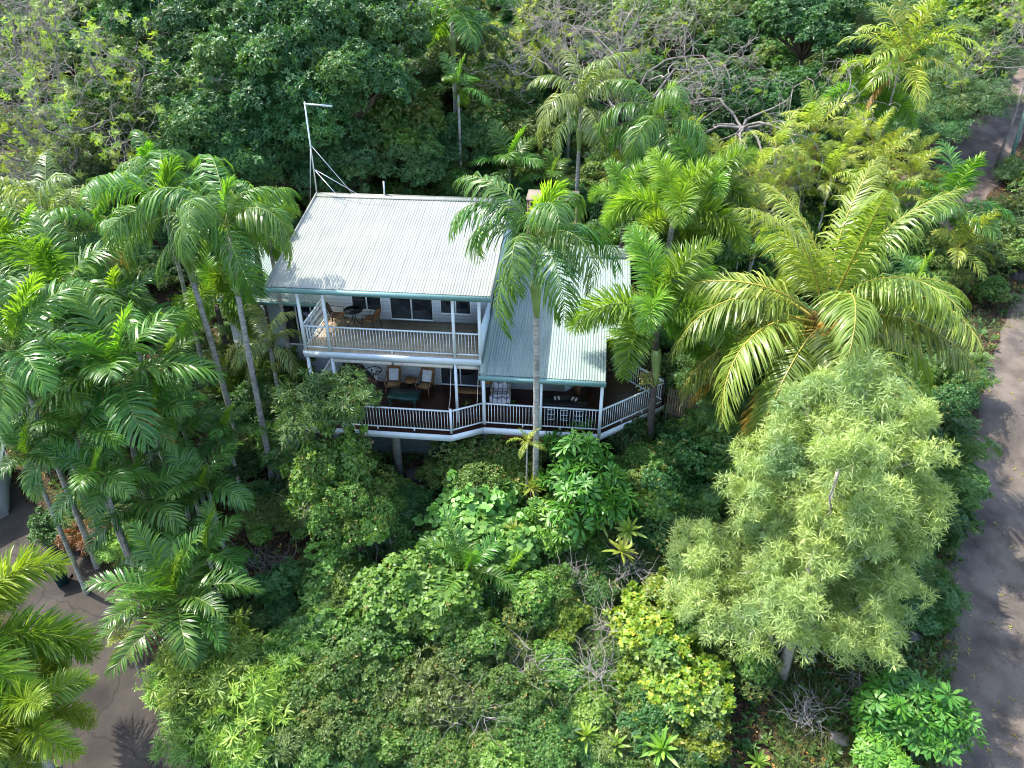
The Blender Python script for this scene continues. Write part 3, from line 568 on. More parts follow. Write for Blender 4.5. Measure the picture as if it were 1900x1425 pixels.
M['p_young'] = leaf('young_palm_leaf', [(.1, .23, .02), (.13, .27, .03), (.17, .31, .04)], .5, rough=.35, spec=.5)
M['p_dry'] = leaf('dry_palm_leaf', [(.3, .17, .05), (.4, .24, .08), (.2, .12, .05)], .3)

# ---------------------------------------------------------------- palm fronds
def frond_mesh(name, mats, L, e0, droop, nl, lmax, lw, a0=72, a1=32, vee=-.2, ld=.6, plume=False, pet=.15, seed=0, rr=.018):
    rg = np.random.default_rng(seed); t = np.linspace(0, 1, 18); e = R(e0) - R(droop) * t ** 1.25
    ds = L / 17; P = np.zeros((18, 3)); P[1:, 0] = np.cumsum(np.cos(e[:-1]) * ds); P[1:, 2] = np.cumsum(np.sin(e[:-1]) * ds)
    P[:, 1] = .06 * L * rg.normal() * t ** 2
    mb = MB(); mb.tube(P, np.linspace(rr, rr * .15, 18), 4, 1, cap=False)
    reps = 2 if plume else 1
    tt = np.repeat(np.linspace(pet, .995, nl), 2 * reps); n = len(tt); tt = np.clip(tt + rg.normal(0, .25 / nl, n), pet, 1)
    s = np.tile([1, -1], n // 2).astype(float)
    B = np.stack([np.interp(tt, t, P[:, k]) for k in range(3)], -1); ee = np.interp(tt, t, e)
    T = np.stack([np.cos(ee), np.zeros(n), np.sin(ee)], -1); U = np.stack([-np.sin(ee), np.zeros(n), np.cos(ee)], -1); S = np.zeros((n, 3)); S[:, 1] = s
    a = R(1) * np.interp(tt, [pet, .5, 1], [a0, (a0 + a1) / 2 + 6, a1]) + rg.normal(0, .1, n)
    v = rg.uniform(-1.5, 1.5, n) if plume else vee + rg.normal(0, .2, n)
    D = T * np.cos(a)[:, None] + (S * np.cos(v)[:, None] + U * np.sin(v)[:, None]) * np.sin(a)[:, None]
    ll = lmax * np.interp(tt, [pet, .3, .6, .88, 1], [.5, .95, 1, .62, .3]) * rg.uniform(.88, 1.1, n)
    G = np.array([0, 0, -1.]); k = ld * rg.uniform(.7, 1.3, n)[:, None]
    D2 = nrm(D + G * k); D3 = nrm(D + G * k * 2.1)
    p1 = B + D * (ll * .42)[:, None]; p2 = p1 + D2 * (ll * .34)[:, None]; p3 = p2 + D3 * (ll * .26)[:, None]
    Wv = nrm(T - D * np.sum(T * D, -1, keepdims=True)); Wv = nrm(Wv + .25 * rg.normal(size=(n, 3))); w = (lw * ll / lmax) [:, None] * .5
    V = np.stack([B - Wv * w * .5, B + Wv * w * .5, p1 - Wv * w, p1 + Wv * w, p2 - Wv * w * .75, p2 + Wv * w * .75, p3], 1)
    o = np.arange(n)[:, None] * 7; b0 = mb.n
    mb.add(V, np.concatenate([o + [0, 1, 3, 2], o + [2, 3, 5, 4]])); mb.f.append((o + [4, 5, 6] + b0, 0))
    return mb.mesh(name, mats)
SPEC = dict(   # L, tiers (e0, droop), leaflets, leaflet length, width, options, materials, crownshaft, fronds
    feather=dict(L=3.2, tiers=[(80, 110), (62, 155), (45, 165), (24, 150), (-4, 100)], nl=62, lmax=.95, lw=.052, o=dict(vee=-.35, ld=1.0), m=('p_feather', 'rachis'), shaft=(.13, 1.1), n=12, tr='palmbark', r=.11),
    silver=dict(L=2.6, tiers=[(78, 90), (60, 125), (42, 135), (18, 120), (-10, 85)], nl=48, lmax=.75, lw=.05, o=dict(vee=-.3, ld=.9), m=('p_silver', 'rachis'), shaft=(.1, .9), n=12, tr='palmbark', r=.1),
    foxtail=dict(L=2.0, tiers=[(80, 70), (58, 115), (36, 120), (12, 105), (-20, 70)], nl=110, lmax=.52, lw=.034, o=dict(plume=True, ld=.2, a0=70, a1=48), m=('p_foxtail', 'rachis'), shaft=(.09, .8), n=10, tr='darkbark', r=.12),
    foxgold=dict(L=2.0, tiers=[(80, 70), (58, 115), (36, 120), (12, 105), (-20, 70)], nl=110, lmax=.52, lw=.034, o=dict(plume=True, ld=.2, a0=70, a1=48), m=('p_foxgold', 'rachis'), shaft=(.09, .8), n=10, tr='palmbark', r=.12),
    coconut=dict(L=5.4, tiers=[(80, 62), (58, 105), (32, 108), (4, 88), (-28, 52)], nl=112, lmax=1.15, lw=.056, o=dict(vee=-.25, ld=.75, pet=.2, rr=.04), m=('p_coconut', 'yrachis'), shaft=None, n=24, tr='palmbark', r=.17),
    kentia=dict(L=3.2, tiers=[(80, 45), (60, 75), (38, 80), (15, 70), (-15, 50)], nl=58, lmax=1.0, lw=.075, o=dict(vee=.1, ld=.4, a0=66, a1=30), m=('p_kentia', 'rachis'), shaft=(.11, .9), n=11, tr='palmbark', r=.11),
    cane=dict(L=2.2, tiers=[(82, 45), (66, 80), (48, 95), (28, 90), (5, 70)], nl=38, lmax=.62, lw=.042, o=dict(vee=.3, ld=.55, a0=62, a1=28), m=('p_cane', 'yrachis'), shaft=None, n=12, tr='palmbark', r=.06),
    cycad=dict(L=2.3, tiers=[(78, 40), (58, 75), (38, 80), (18, 60), (0, 40)], nl=56, lmax=.5, lw=.05, o=dict(vee=.35, ld=.25, a0=70, a1=35, pet=.1), m=('p_kentia', 'rachis'), shaft=None, n=16, tr='darkbark', r=.14),
)
FR = {}
def fronds_of(sp):
    if sp not in FR:
        q = SPEC[sp]; FR[sp] = [[frond_mesh(sp + '_frond', [M[q['m'][0]], M[q['m'][1]]], q['L'], e0, dr, q['nl'], q['lmax'], q['lw'], seed=hash((len(sp), i, k)) % 9999, **q['o']) for k in range(3)] for i, (e0, dr) in enumerate(q['tiers'])]
    return FR[sp]
PLANT_N = [0]
def palm(sp, px, py, rpx, hh, label, cat='palm', group=None, base=None, n=None, y=None, lean=(0, 0), simple=False, dry=0, name='palm_tree', tilt=0):
    """hub of the crown at picture point (px, py), hh metres above the ground (or at depth y); rpx = crown radius in picture pixels"""
    PLANT_N[0] += 1; rg = np.random.default_rng(PLANT_N[0] * 7 + 1); q = SPEC[sp]
    hub = at_y(px, py, y) if y is not None else on_ground(px, py, hh)
    L = rpx * depth(hub) / FPX / (.68 if sp in ('feather', 'silver') else .8); sc_ = L / q['L']
    if base is None: base = (hub[0] + lean[0], hub[1] + lean[1])
    bz = float(hill(*base)); root = thing(name, label, cat, (base[0], base[1], bz), 0, group)
    h = hub - [base[0], base[1], bz]; sl = (q['shaft'][1] * sc_ if q['shaft'] else 0); n = n or q['n']
    if h[2] > .7:
        t = np.linspace(0, 1, 26)[:, None]; P = h * t + np.array([h[0], h[1], 0]) * .35 * np.sin(t * math.pi) * -1 * t
        P[0, 2] -= .4; P[-1] -= nrm(P[-1] - P[-2]) * sl; rb = q['r'] * min(1.3, sc_ ** .5)
        rad = rb * (np.linspace(1, .72, 26) + .5 * np.exp(-np.linspace(0, 26, 26) * 1.2)); rad = rad * (1 + .06 * (np.arange(26) % 2))
        MB().tube(P, rad, 10).build('trunk', M[q['tr']], root, smooth=True)
        if q['shaft']:
            r0, d = q['shaft'][0] * sc_, nrm(P[-1] - P[-2]); z = np.linspace(0, 1, 7)[:, None]
            MB().tube(P[-1] + d * sl * z, r0 * np.array([1.05, 1.25, 1.15, 1, .85, .75, .6]), 10).build('crownshaft', M['shaft'], root, smooth=True)
    fs = fronds_of(sp)
    if simple:
        mb = None
    for i in range(n):
        tier = min(4, int(5 * ((i + .3) / n) ** (.72 if sp == 'coconut' else 1))); me = fs[tier][rg.integers(3)]
        o = obj('frond', me, root, h + [0, 0, -.02 * i * sc_ * .5]); k = sc_ * rg.uniform(.88, 1.1) * (1, 1, 1, .97, .85)[tier]
        o.scale = (k, k, k); o.rotation_euler = (rg.normal(0, .2), rg.normal(0, .11) + tilt, i * 2.39996 + rg.normal(0, .2))
        if i == 0 and sp in YOUNG: o.data = YOUNG[sp]; o['label'] = 'upright bright young frond'
        if sp == 'coconut' and i >= n * .74: o.data = OLDC[i % 2]; o['label'] = 'drooping golden old frond'
        if dry and i >= n - dry: o.data = DRY[sp]; o['label'] = 'drooping brown frond'
    return root, h, sc_
YOUNG = {}
q = SPEC['coconut']; OLDC = [frond_mesh('old_frond', [M['p_gold'], M['yrachis']], q['L'], e0, 52, q['nl'], q['lmax'] * .9, q['lw'], seed=131 + e0, **q['o']) for e0 in (-18, -34)]
for sp in ('kentia', 'feather', 'cycad'):
    q = SPEC[sp]; YOUNG[sp] = frond_mesh('young_frond', [M['p_young'], M['rachis']], q['L'] * (.42 if sp == 'feather' else .9), 84, 30, q['nl'], q['lmax'] * .8, q['lw'], seed=5, vee=.2, ld=.25, a0=48, a1=22)
DRY = {sp: frond_mesh('dry_frond', [M['p_dry'], M['p_dry']], SPEC[sp]['L'] * .9, -45, 40, 40, SPEC[sp]['lmax'] * .8, SPEC[sp]['lw'], seed=77, vee=-.5, ld=1.2) for sp in ('kentia', 'cycad', 'coconut', 'cane', 'silver', 'feather')}

# ---------------------------------------------------------------- leafy crowns
def leaf_tpl(style, seed=11):
    """one tuft of leaves around +z, unit length"""
    mb = MB(); rg = np.random.default_rng(seed)
    K, L, W, spread, droop, kind = style
    for k in range(K):
        ph = k * 2.39996 + rg.normal(0, .45 if kind != 'whorl' else .12); s = R(spread) * (rg.uniform(.75, 1.2) if K > 3 else rg.uniform(.4, 1.2)); l = L * (rg.uniform(.6, 1.25) if kind != 'whorl' else rg.uniform(.85, 1.1)); w = W * rg.uniform(.85, 1.15) / 2
        c, sn = math.cos(ph), math.sin(ph); d = np.array([math.sin(s) * c, math.sin(s) * sn, math.cos(s)]); wv = np.array([-sn, c, 0.]); nn = np.cross(d, wv); g = np.array([0, 0, -droop * l])
        b = d * l * (.08 if kind != 'whorl' else .22)
        if kind == 'blade' :   # simple folded leaf
            m_ = b + d * l * .45 + g * .25; e = b + d * l + g
            mb.add([b, m_ + wv * w + nn * w * .35, e, m_ - wv * w + nn * w * .35], [(0, 1, 2), (0, 2, 3)])
        elif kind in ('long', 'whorl'):   # curved narrow leaf
            f0, f1 = (.35, .7) if kind == 'long' else (.4, .78)
            m1 = b + d * l * f0 + g * .2; m2 = b + d * l * f1 + g * .55; e = b + d * l + g; w2 = w * (.7 if kind == 'long' else .95)
            mb.add([b, m1 + wv * w, m1 - wv * w, m2 + wv * w2, m2 - wv * w2, e], [(1, 3, 4, 2)]); z = mb.n - 6; mb.f.append((np.array([(z, z + 1, z + 2), (z + 3, z + 5, z + 4)]), 0))
        elif kind == 'round':
            m0 = b + d * l * .15; m1 = b + d * l * .45 + g * .3; m2 = b + d * l * .8 + g * .7; e = b + d * l + g
            V = [b, m0 + wv * w * .9, m1 + wv * w, m2 + wv * w * .6, e, m2 - wv * w * .6, m1 - wv * w, m0 - wv * w * .9]
            mb.add(V, [(0, 1, 2, 6), (6, 2, 3, 5)]); z = mb.n - 8; mb.f.append((np.array([(0 + z, z + 6, z + 7), (z + 3, z + 4, z + 5)]), 0))
        elif kind == 'pinnate':
            ax = np.linspace(.12, 1, 9)
            for t in ax:
                q0 = d * l * t + g * t * t
                for sg in (-1, 1):
                    dd = nrm(wv * sg * .9 + d * .45 - np.array([0, 0, .15])); q1 = q0 + dd * w * 2 * (1.05 - .55 * t); qm = q0 + dd * w * (1.05 - .55 * t); wd = d * w * .22
                    mb.add([q0, qm + wd, q1, qm - wd], [(0, 1, 2, 3)])
    return mb.template()
def frames(A, rg, roll=True):
    A = nrm(A); n = len(A); r_ = nrm(rg.normal(size=(n, 3))); X = nrm(np.cross(A, r_)); Y = np.cross(A, X); return np.stack([X, Y, A], 1)
def clump(rg, c, r, n, up=.35, low=-.35, sq=.85, jit=.5, fill=.55):
    D = nrm(rg.normal(size=(int(n * 2.2), 3))); D = D[D[:, 2] > low][:n]; k = len(D)
    P = c + D * r * (rg.uniform(fill, 1.05, k) ** .6)[:, None] * [1, 1, sq]
    return P, nrm(D + [0, 0, up] + jit * rg.normal(size=(k, 3)))
STY = dict(   # leaves per tuft, leaf length, width, spread, droop, shape (unit crown radius = 1)
    forest=((5, .085, .034, 62, .25, 'blade'), 300, 34, (.27, .42)), shrub=((5, .11, .05, 60, .2, 'blade'), 230, 18, (.3, .5)),
    small=((5, .062, .03, 60, .1, 'blade'), 560, 16, (.34, .55)), vine=((4, .088, .066, 60, .2, 'round'), 370, 18, (.3, .5)),
    heart=((2, .17, .15, 60, .3, 'round'), 85, 18, (.3, .5)), lime=((6, .1, .062, 66, .05, 'round'), 150, 24, (.22, .4)),
    song=((13, .2, .026, 66, .22, 'long'), 42, 20, (.3, .45)), umbrella=((11, .2, .048, 82, .28, 'whorl'), 17, 18, (.26, .4)),
    willow=((8, .2, .017, 52, .35, 'long'), 70, 26, (.25, .42)), fern=((5, .38, .16, 66, .4, 'pinnate'), 15, 12, (.35, .5)),
    soft=((9, .17, .012, 48, .5, 'long'), 110, 24, (.28, .45)), narrow=((8, .15, .024, 62, .2, 'long'), 70, 20, (.25, .42)),
    olive=((5, .12, .04, 60, .1, 'blade'), 90, 16, (.3, .5)),
)
LM = dict(forest='leaf_forest', shrub='leaf_shrub', small='leaf_shrub', vine='leaf_vine', heart='leaf_heart', lime='leaf_lime', song='leaf_song', umbrella='leaf_umbrella', willow='leaf_willow', fern='leaf_fern', soft='leaf_soft', narrow='leaf_fern', olive='leaf_olive')
TPL = {k: [leaf_tpl(v[0], 11 + j) for j in range(4)] for k, v in STY.items()}
MIX = dict(small=('vine', 'leaf_vine'), shrub=('narrow', 'leaf_olive'), vine=('small', 'leaf_shrub'), forest=('forest', 'leaf_fern'), olive=('small', 'leaf_dark'), lime=('lime', 'leaf_shrub'), song=('song', 'leaf_vine'), heart=('vine', 'leaf_shrub'), narrow=('small', 'leaf_shrub'), soft=('soft', 'leaf_olive'), fern=('fern', 'leaf_dark'))
def tufts(mb, kind, rg, A, P, k, m=None):
    j = rg.integers(4, size=len(P)); F = frames(A, rg) * np.asarray(k)[:, None, None]
    for q in range(4):
        if (j == q).any(): mb.scatter(TPL[kind][q], F[j == q], P[j == q], m)
CROWN = {}
def crown_mesh(kind, variant):
    key = (kind, variant)
    if key in CROWN: return CROWN[key]
    rg = np.random.default_rng(100 * len(CROWN) + 17); st, per, nc, (r0, r1) = STY[kind]; mb = MB(); br = MB(); C_ = []
    for i in range(nc):
        d = nrm(rg.normal(size=3)); d[2] = abs(d[2]) * 1.1 - .28; rr = rg.uniform(.45, .85) if i > 3 else rg.uniform(.1, .4)
        c = nrm(d) * rr; r = rg.uniform(r0, r1); C_.append(c); up, jt = dict(umbrella=(1.1, .22), song=(.8, .3), heart=(.9, .35), vine=(.7, .4), lime=(.8, .35)).get(kind, (.35, .5)); P, A = clump(rg, c, r, int(per * (r / r1) ** 2 * 1.25), up, -.35, .85, jt); k = rg.uniform(.75, 1.2, len(P))
        mixed = kind in MIX and rg.uniform() < .16; kd = MIX[kind][0] if mixed else kind
        if kind in MIX:
            odd = rg.uniform(size=len(P)) < .03; tufts(mb, kd, rg, A[~odd], P[~odd], k[~odd], 1 if mixed else 0)
            if odd.any() and kind not in ('heart', 'song', 'forest', 'soft'): tufts(mb, 'small', rg, A[odd], P[odd] * 1.04, k[odd], 2)
        else: tufts(mb, kind, rg, A, P, k, 0)
        q = np.array([[0, 0, -.75], c * .4 + [0, 0, -.4], c * .8 + [0, 0, -.1], c + nrm(c) * .1]) ; q[1:3] += rg.normal(0, .05, (2, 3)); br.tube(q, [.035, .025, .016, .006], 5)
        for _ in range(2):      # stray shoots break up the outline
            e = c + nrm(rg.normal(size=3) + [0, 0, .35] + c * .8) * r * rg.uniform(1.05, 1.5); rs = r * rg.uniform(.16, .34); P, A = clump(rg, e, rs, max(3, int(per * .09)), .4, -.9, .9, .6, .2); tufts(mb, kind, rg, A, P, rg.uniform(.7, 1.1, len(P)), 0); br.tube([c, (c + e) / 2 + rg.normal(0, .02, 3), e], [.012, .008, .003], 3, cap=False)
        for _ in range(3):
            e = c + nrm(rg.normal(size=3)) * r * .8; br.tube([q[2], (q[2] + e) / 2 + rg.normal(0, .03, 3), e], [.012, .008, .003], 3, cap=False)
    CROWN[key] = (mb.mesh(kind + '_crown', [M[LM[kind]], M[MIX[kind][1]], M['leaf_brown']] if kind in MIX else M[LM[kind]]), br.mesh(kind + '_branches', M['bark'], True)); return CROWN[key]
TRUNK = []
for i in range(3):
    rg = np.random.default_rng(i + 60); mb = MB()
    for k in range(1 + i):
        a = rg.uniform(0, 6.3); rr = .0 if i == 0 else .1; z = np.linspace(-.1, 1, 8); w_ = np.stack([rr * np.cos(a) * z * 1.6 + rg.normal(0, .025, 8), rr * np.sin(a) * z * 1.6 + rg.normal(0, .025, 8), z], -1); mb.tube(w_, np.linspace(.07, .04, 8) / (1 + .4 * i), 7)
    TRUNK.append(mb.mesh('trunk', M['bark'], True))
def shrub(kind, px, py, rpx, hc, label, cat='shrub', group=None, var=None, sq=.8, mat=None, name=None, pos=None, rad=None, bark=None, wide=1.0, y=None):
    PLANT_N[0] += 1; rg = np.random.default_rng(PLANT_N[0] * 13 + 3)
    p = pos if pos is not None else at_y(px, py, y) if y is not None else on_ground(px, py, hc); r = rad or rpx * depth(p) / FPX; bz = float(hill(p[0], p[1])); h = p[2] - bz
    root = thing(name or ('tree' if cat == 'tree' else 'shrub'), label, cat, (p[0], p[1], bz), rg.uniform(0, 6.28), group)
    v = rg.integers(4) if var is None else var; cr, br = crown_mesh(kind, int(v))
    if mat: cr = cr.copy(); cr.materials[0] = M[mat]
    o = obj('crown', cr, root, (0, 0, h)); o.scale = (r * wide, r / wide ** .5, r * sq); b = obj('branches', br, root, (0, 0, h)); b.scale = o.scale
    zt = max(.25, h - .55 * r * sq); t = obj('trunk', TRUNK[int(rg.integers(3))], root); t.scale = (min(r, 2.2), min(r, 2.2), zt)
    return root

# ---------------------------------------------------------------- bare branching trees
def grow(mb, tips, rg, p, d, ln, r, dep, up, kink=.26, fork=(2, 4)):
    n = 5; P = [p]
    for i in range(n):
        d = nrm(d + rg.normal(0, kink, 3) + [0, 0, up]); p = p + d * ln / n; P.append(p)
    mb.tube(P, np.maximum(np.linspace(r, r * .62, n + 1), .0115), 6 if dep > 2 else 4 if dep > 1 else 3, cap=False)
    if dep == 0: tips.append((p, d)); return
    for k in range(rg.integers(*fork)):
        j = rg.integers(2, n + 1) if k else n; s = nrm(d + rg.normal(0, .62, 3)); grow(mb, tips, rg, P[j], s, ln * rg.uniform(.6, .85), r * (.62 if k == 0 else .48), dep - 1, up, kink, fork)
def bare_tree(px, py, hc, rpx, label, seed, leaves=.4, mat='paletwig', dep=5, up=.03, name='bare_tree', cat='tree', start=(0, 0, 1), lmat='leaf_sprout', group=None, lsz=.26, n0=3):
    rg = np.random.default_rng(seed); c = on_ground(px, py, hc); bz = float(hill(c[0], c[1])); r = rpx * depth(c) / FPX
    root = thing(name, label, cat, (c[0], c[1], bz), 0, group); mb = MB(); tips = []; h = max(.2, hc - r * .6); r0 = r * .0125
    if h > .4: mb.tube([(0, 0, -.3), (.1, 0, h * .5), (0, 0, h)], [r0 * 1.7, r0 * 1.4, r0 * 1.2], 8)
    for k in range(n0): a = k * 6.28 / n0 + rg.uniform(0, 1); grow(mb, tips, rg, np.array([0, 0, h]), nrm(np.array([math.cos(a), math.sin(a), .45]) + np.array(start) * .6), r * .5, r0, dep, up)
    mb.build('branches', M[mat], root, smooth=True)
    if leaves:
        sel = [t for t in tips if rg.uniform() < leaves]; P = np.array([t[0] for t in sel]); A = np.array([t[1] for t in sel]) + [0, 0, .5]
        P = np.repeat(P, 2, 0) + rg.normal(0, .1, (len(P) * 2, 3)); A = np.repeat(A, 2, 0) + rg.normal(0, .3, (len(A) * 2, 3))
        MB().scatter(leaf_tpl((5, lsz, lsz * .35, 70, .15, 'pinnate')), frames(A, rg) * rg.uniform(.7, 1.3, len(P))[:, None, None], P).build('leaves', M[lmat], root)
    return root
def twigs(px, py, rpx, hc, label, seed, mat='twig', group='dead twig tangles'):
    rg = np.random.default_rng(seed); c = on_ground(px, py, hc); bz = float(hill(c[0], c[1])); r = rpx * depth(c) / FPX; mb = MB()
    r *= 1.05
    for i in range(60):
        p = rg.normal(0, .35, 3) * r * [1, 1, .5]; d = nrm(rg.normal(size=3) + [0, 0, .3]); P = [p]
        for k in range(6): d = nrm(d + rg.normal(0, .3, 3) - [0, 0, .08]); P.append(P[-1] + d * r * rg.uniform(.12, .3))
        mb.tube(P, np.linspace(rg.uniform(.006, .017), .003, 7), 4, cap=False)
    t = mb.build('twig_tangle', M[mat], loc=(c[0], c[1], bz + max(hc * 1.35, .15))); return tag(t, label, 'dead twigs', group)
ROS = {}
def rosette(px, py, rpx, hc, label, mat='leaf_rosette', n=26, name='rosette_plant', stem=True, heads=1, group=None):
    PLANT_N[0] += 1; rg = np.random.default_rng(PLANT_N[0] + 900); c = on_ground(px, py, hc); bz = float(hill(c[0], c[1])); r = rpx * depth(c) / FPX
    root = thing(name, label, 'plant', (c[0], c[1], bz), 0, group)
    if mat not in ROS:
        mb = MB(); rr = np.random.default_rng(3)
        for k in range(24):
            a = k * 2.4; s = R(15 + 75 * k / 24); d = np.array([math.sin(s) * math.cos(a), math.sin(s) * math.sin(a), math.cos(s)]); wv = np.array([-math.sin(a), math.cos(a), 0]); l = rr.uniform(.8, 1.1); g = np.array([0, 0, -.35 * l * (k / 24)]); w_ = .085
            V = [d * .03 - wv * w_ * .5, d * .03 + wv * w_ * .5, d * l * .45 - wv * w_ + g * .2, d * l * .45 + wv * w_ + g * .2, d * l * .8 - wv * w_ * .7 + g * .6, d * l * .8 + wv * w_ * .7 + g * .6, d * l + g]
            mb.add(V, [(0, 1, 3, 2), (2, 3, 5, 4)]); mb.f.append((np.array([(4, 5, 6)]) + mb.n - 7, 0))
        ROS[mat] = mb.mesh('rosette', M[mat])
    for k in range(heads):
        q = np.array([rg.normal(0, r * .7), rg.normal(0, r * .5), c[2] - bz + rg.normal(0, r * .3)]) if k else np.array([0, 0, c[2] - bz])
        o = obj('leaf_rosette', ROS[mat], root, q); o.scale = (r,) * 3; o.rotation_euler = (rg.normal(.25, .2), rg.normal(0, .2), rg.uniform(0, 6))
        if stem: MB().tube([(0, 0, -.1), q * [.5, .5, .55], q], [.035, .03, .025], 6).build('stem', M['bark'], root)
    return root

# ================================================================ planting
# --- the palms one looks at
palm('feather', 992, 446, 158, 0, 'tall slim palm with grey ringed trunk standing in front of the house roof', base=(8.75, -1.75), y=-1.75, n=13)
palm('feather', 312, 392, 138, 0, 'left one of the two tall palms with bare leaning grey trunks', y=.3, base=(-3.42, 0), n=13)
palm('feather', 420, 415, 138, 0, 'right one of the two tall palms with bare leaning grey trunks', y=-.6, base=(-1.73, -1.2), n=13)
palm('coconut', 1527, 596, 262, 0, 'big yellow green coconut palm with orange nuts right of the house', 'coconut palm', y=1.0, n=42, dry=0)
cp = [o for o in COL.objects if o.get('category') == 'coconut palm'][0]; ch = at_y(1527, 592, 1.0) - np.array(cp.location)
rg = np.random.default_rng(8)
for k in range(11):
    q = ch + [.1 + .3 * rg.normal(), -.62 + .14 * rg.normal(), -.12 + .16 * rg.normal()]
    MB().lathe(q, [(.02, -.15), (.09, -.1), (.125, 0), (.09, .1), (.02, .14)], 10).build('coconut', M['coco'], cp, smooth=True)
fb = MB()
for k in range(40): a = rg.uniform(0, 6.3); fb.tube([ch + [.15 * math.cos(a), .15 * math.sin(a), .1], ch + [.4 * math.cos(a), .4 * math.sin(a), rg.uniform(-.1, .3)], ch + [.6 * math.cos(a), .6 * math.sin(a), rg.uniform(-.7, .1)]], [.03, .018, .006], 4)
fb.build('husk_fibre', M['fibre'], cp)
r_, h_, s_ = palm('foxtail', 1218, 582, 145, 0, 'dark green foxtail palm with pale fruit bunch beside the deck corner', 'foxtail palm', y=1.2, base=(13.0, .9))
fm = MB(); rg = np.random.default_rng(4); P = np.array([-.12, -.25, 0]) + [h_[0], h_[1], h_[2] * .6] + rg.normal(0, [.22, .16, .14], (150, 3))
ic = MB().lathe((0, 0, 0), [(.005, -.035), (.03, -.015), (.03, .015), (.005, .035)], 6).template(); 
P = P[:70]; fc = np.array([h_[0] - .02, h_[1] - .08, h_[2] * .6 + .2])
for q in P[:34]: fm.tube([fc, (fc + q) / 2 + [0, 0, .05], q], .008, 4)
fbn = fm.build('fruit_bunch', M['fruit'], r_); ib = MB(); ib.v = [ic[0].astype(np.float32)]; ib.f = ic[1]; ib.n = len(ic[0]); im = ib.mesh('fruit', M['fruit'])
for q in P: obj('fruit', im, fbn, q).scale = (1.25,) * 3
palm('foxgold', 1250, 402, 122, 0, 'golden foxtail palm with grey trunk directly behind the verandah roof end', 'foxtail palm', y=8.5, base=(13.6, 8.2))
palm('foxtail', 1160, 372, 70, 0, 'foxtail palm half hidden behind the tall slim palm crown', 'foxtail palm', y=10.5)
palm('foxtail', 1300, 350, 100, 0, 'foxtail palm with green plumes behind the golden foxtail palm', 'foxtail palm', y=12)
palm('foxtail', 470, 440, 90, 0, 'bushy dark foxtail palm touching the left gable of the house', 'foxtail palm', y=4.2)
palm('foxtail', 400, 560, 90, 0, 'dark foxtail palm between the two tall bare trunks', 'foxtail palm', y=3.2)
palm('feather', 1228, 232, 105, 7, 'bright arching palm up the slope above the golden foxtail palm', n=13)
palm('silver', 1078, 190, 92, 7, 'silvery drooping palm with grey trunk in front of the hut', n=14)
palm('cane', 1150, 330, 62, 4, 'small lime palm left of the bright arching palm trunk')
palm('kentia', 945, 310, 72, 3.2, 'broad leaved palm standing just behind the roof ridge', n=10)
palm('kentia', 1022, 335, 52, 2.6, 'small dark palm right of the broad leaved palm behind the ridge', n=9)
palm('kentia', 838, 18, 125, 9, 'dark palm at the very top edge between the forest trees', n=15)
palm('kentia', 850, 165, 60, 6.5, 'lone small palm in the dark gap above the roof', n=7)
palm('cane', 968, 85, 70, 5, 'yellow green palm left of the hut', n=13)
palm('cane', 1672, 112, 112, 7.5, 'large queen palm with shaggy trunk near the dirt track', n=18, dry=1)
palm('foxtail', 1610, 195, 82, 5, 'low dense green palm in front of the queen palm', 'foxtail palm', n=12)
palm('cane', 1512, 245, 72, 6, 'orange tinged palm with thin trunk above the coconut palm', n=13, dry=3)
palm('cane', 1442, 280, 62, 6, 'thin trunked lime palm left of the orange tinged palm', n=11)
palm('cane', 1570, 292, 62, 5, 'lime cane palm right of the orange tinged palm')
palm('cane', 1628, 310, 68, 4.6, 'lime cane palm behind the upper right coconut fronds')
palm('cane', 1690, 330, 60, 4, 'lime cane palm closest to the dirt track')
palm('cane', 1395, 330, 58, 6, 'lime palm with slim pale trunk right of the golden foxtail palm')
palm('cane', 1455, 345, 55, 4.5, 'low lime palm in the shade of the orange tinged palm')
palm('cane', 1620, 262, 50, 5, 'tall thin lime palm beside the low dense green palm')
palm('cane', 1340, 300, 48, 5, 'yellow fronded palm between the bright arching palm and bare branches')
palm('kentia', 1765, 385, 95, 4, 'green palm beside the track right of the coconut palm', n=13)
palm('cane', 1775, 465, 75, 2.6, 'low drooping lime palm at the foot of the reddish bank', n=12)
palm('kentia', 1700, 540, 70, 2.4, 'small palm under the right coconut fronds', n=9)
palm('kentia', 1395, 480, 75, 4, 'green palm behind the left coconut fronds', n=10); palm('foxtail', 1320, 560, 70, 4, 'dark foxtail palm left of the coconut palm', 'foxtail palm', n=9)
for i, (px, py, rp, hh, lb) in enumerate([(1485, 300, 50, 5, 'lime palm tucked behind the orange tinged palm trunk'), (1540, 335, 60, 4.5, 'lime palm directly above the coconut crown'), (1600, 365, 60, 4, 'lime palm just behind the top right coconut frond'), (1655, 375, 56, 3.6, 'sunlit lime palm left of the green palm by the track'), (1415, 385, 56, 4.5, 'lime palm above the left coconut fronds'), (1365, 375, 50, 5, 'small lime palm right of the foxtail plumes'), (1590, 245, 46, 5, 'lime palm beneath the low dense green palm'), (1700, 290, 46, 4, 'pale lime palm at the edge of the dirt track'), (1720, 355, 46, 3.4, 'lime palm beside the track bend'), (1280, 270, 56, 6, 'yellow palm right of the bright arching palm')]): palm('cane', px, py, rp, hh, lb)
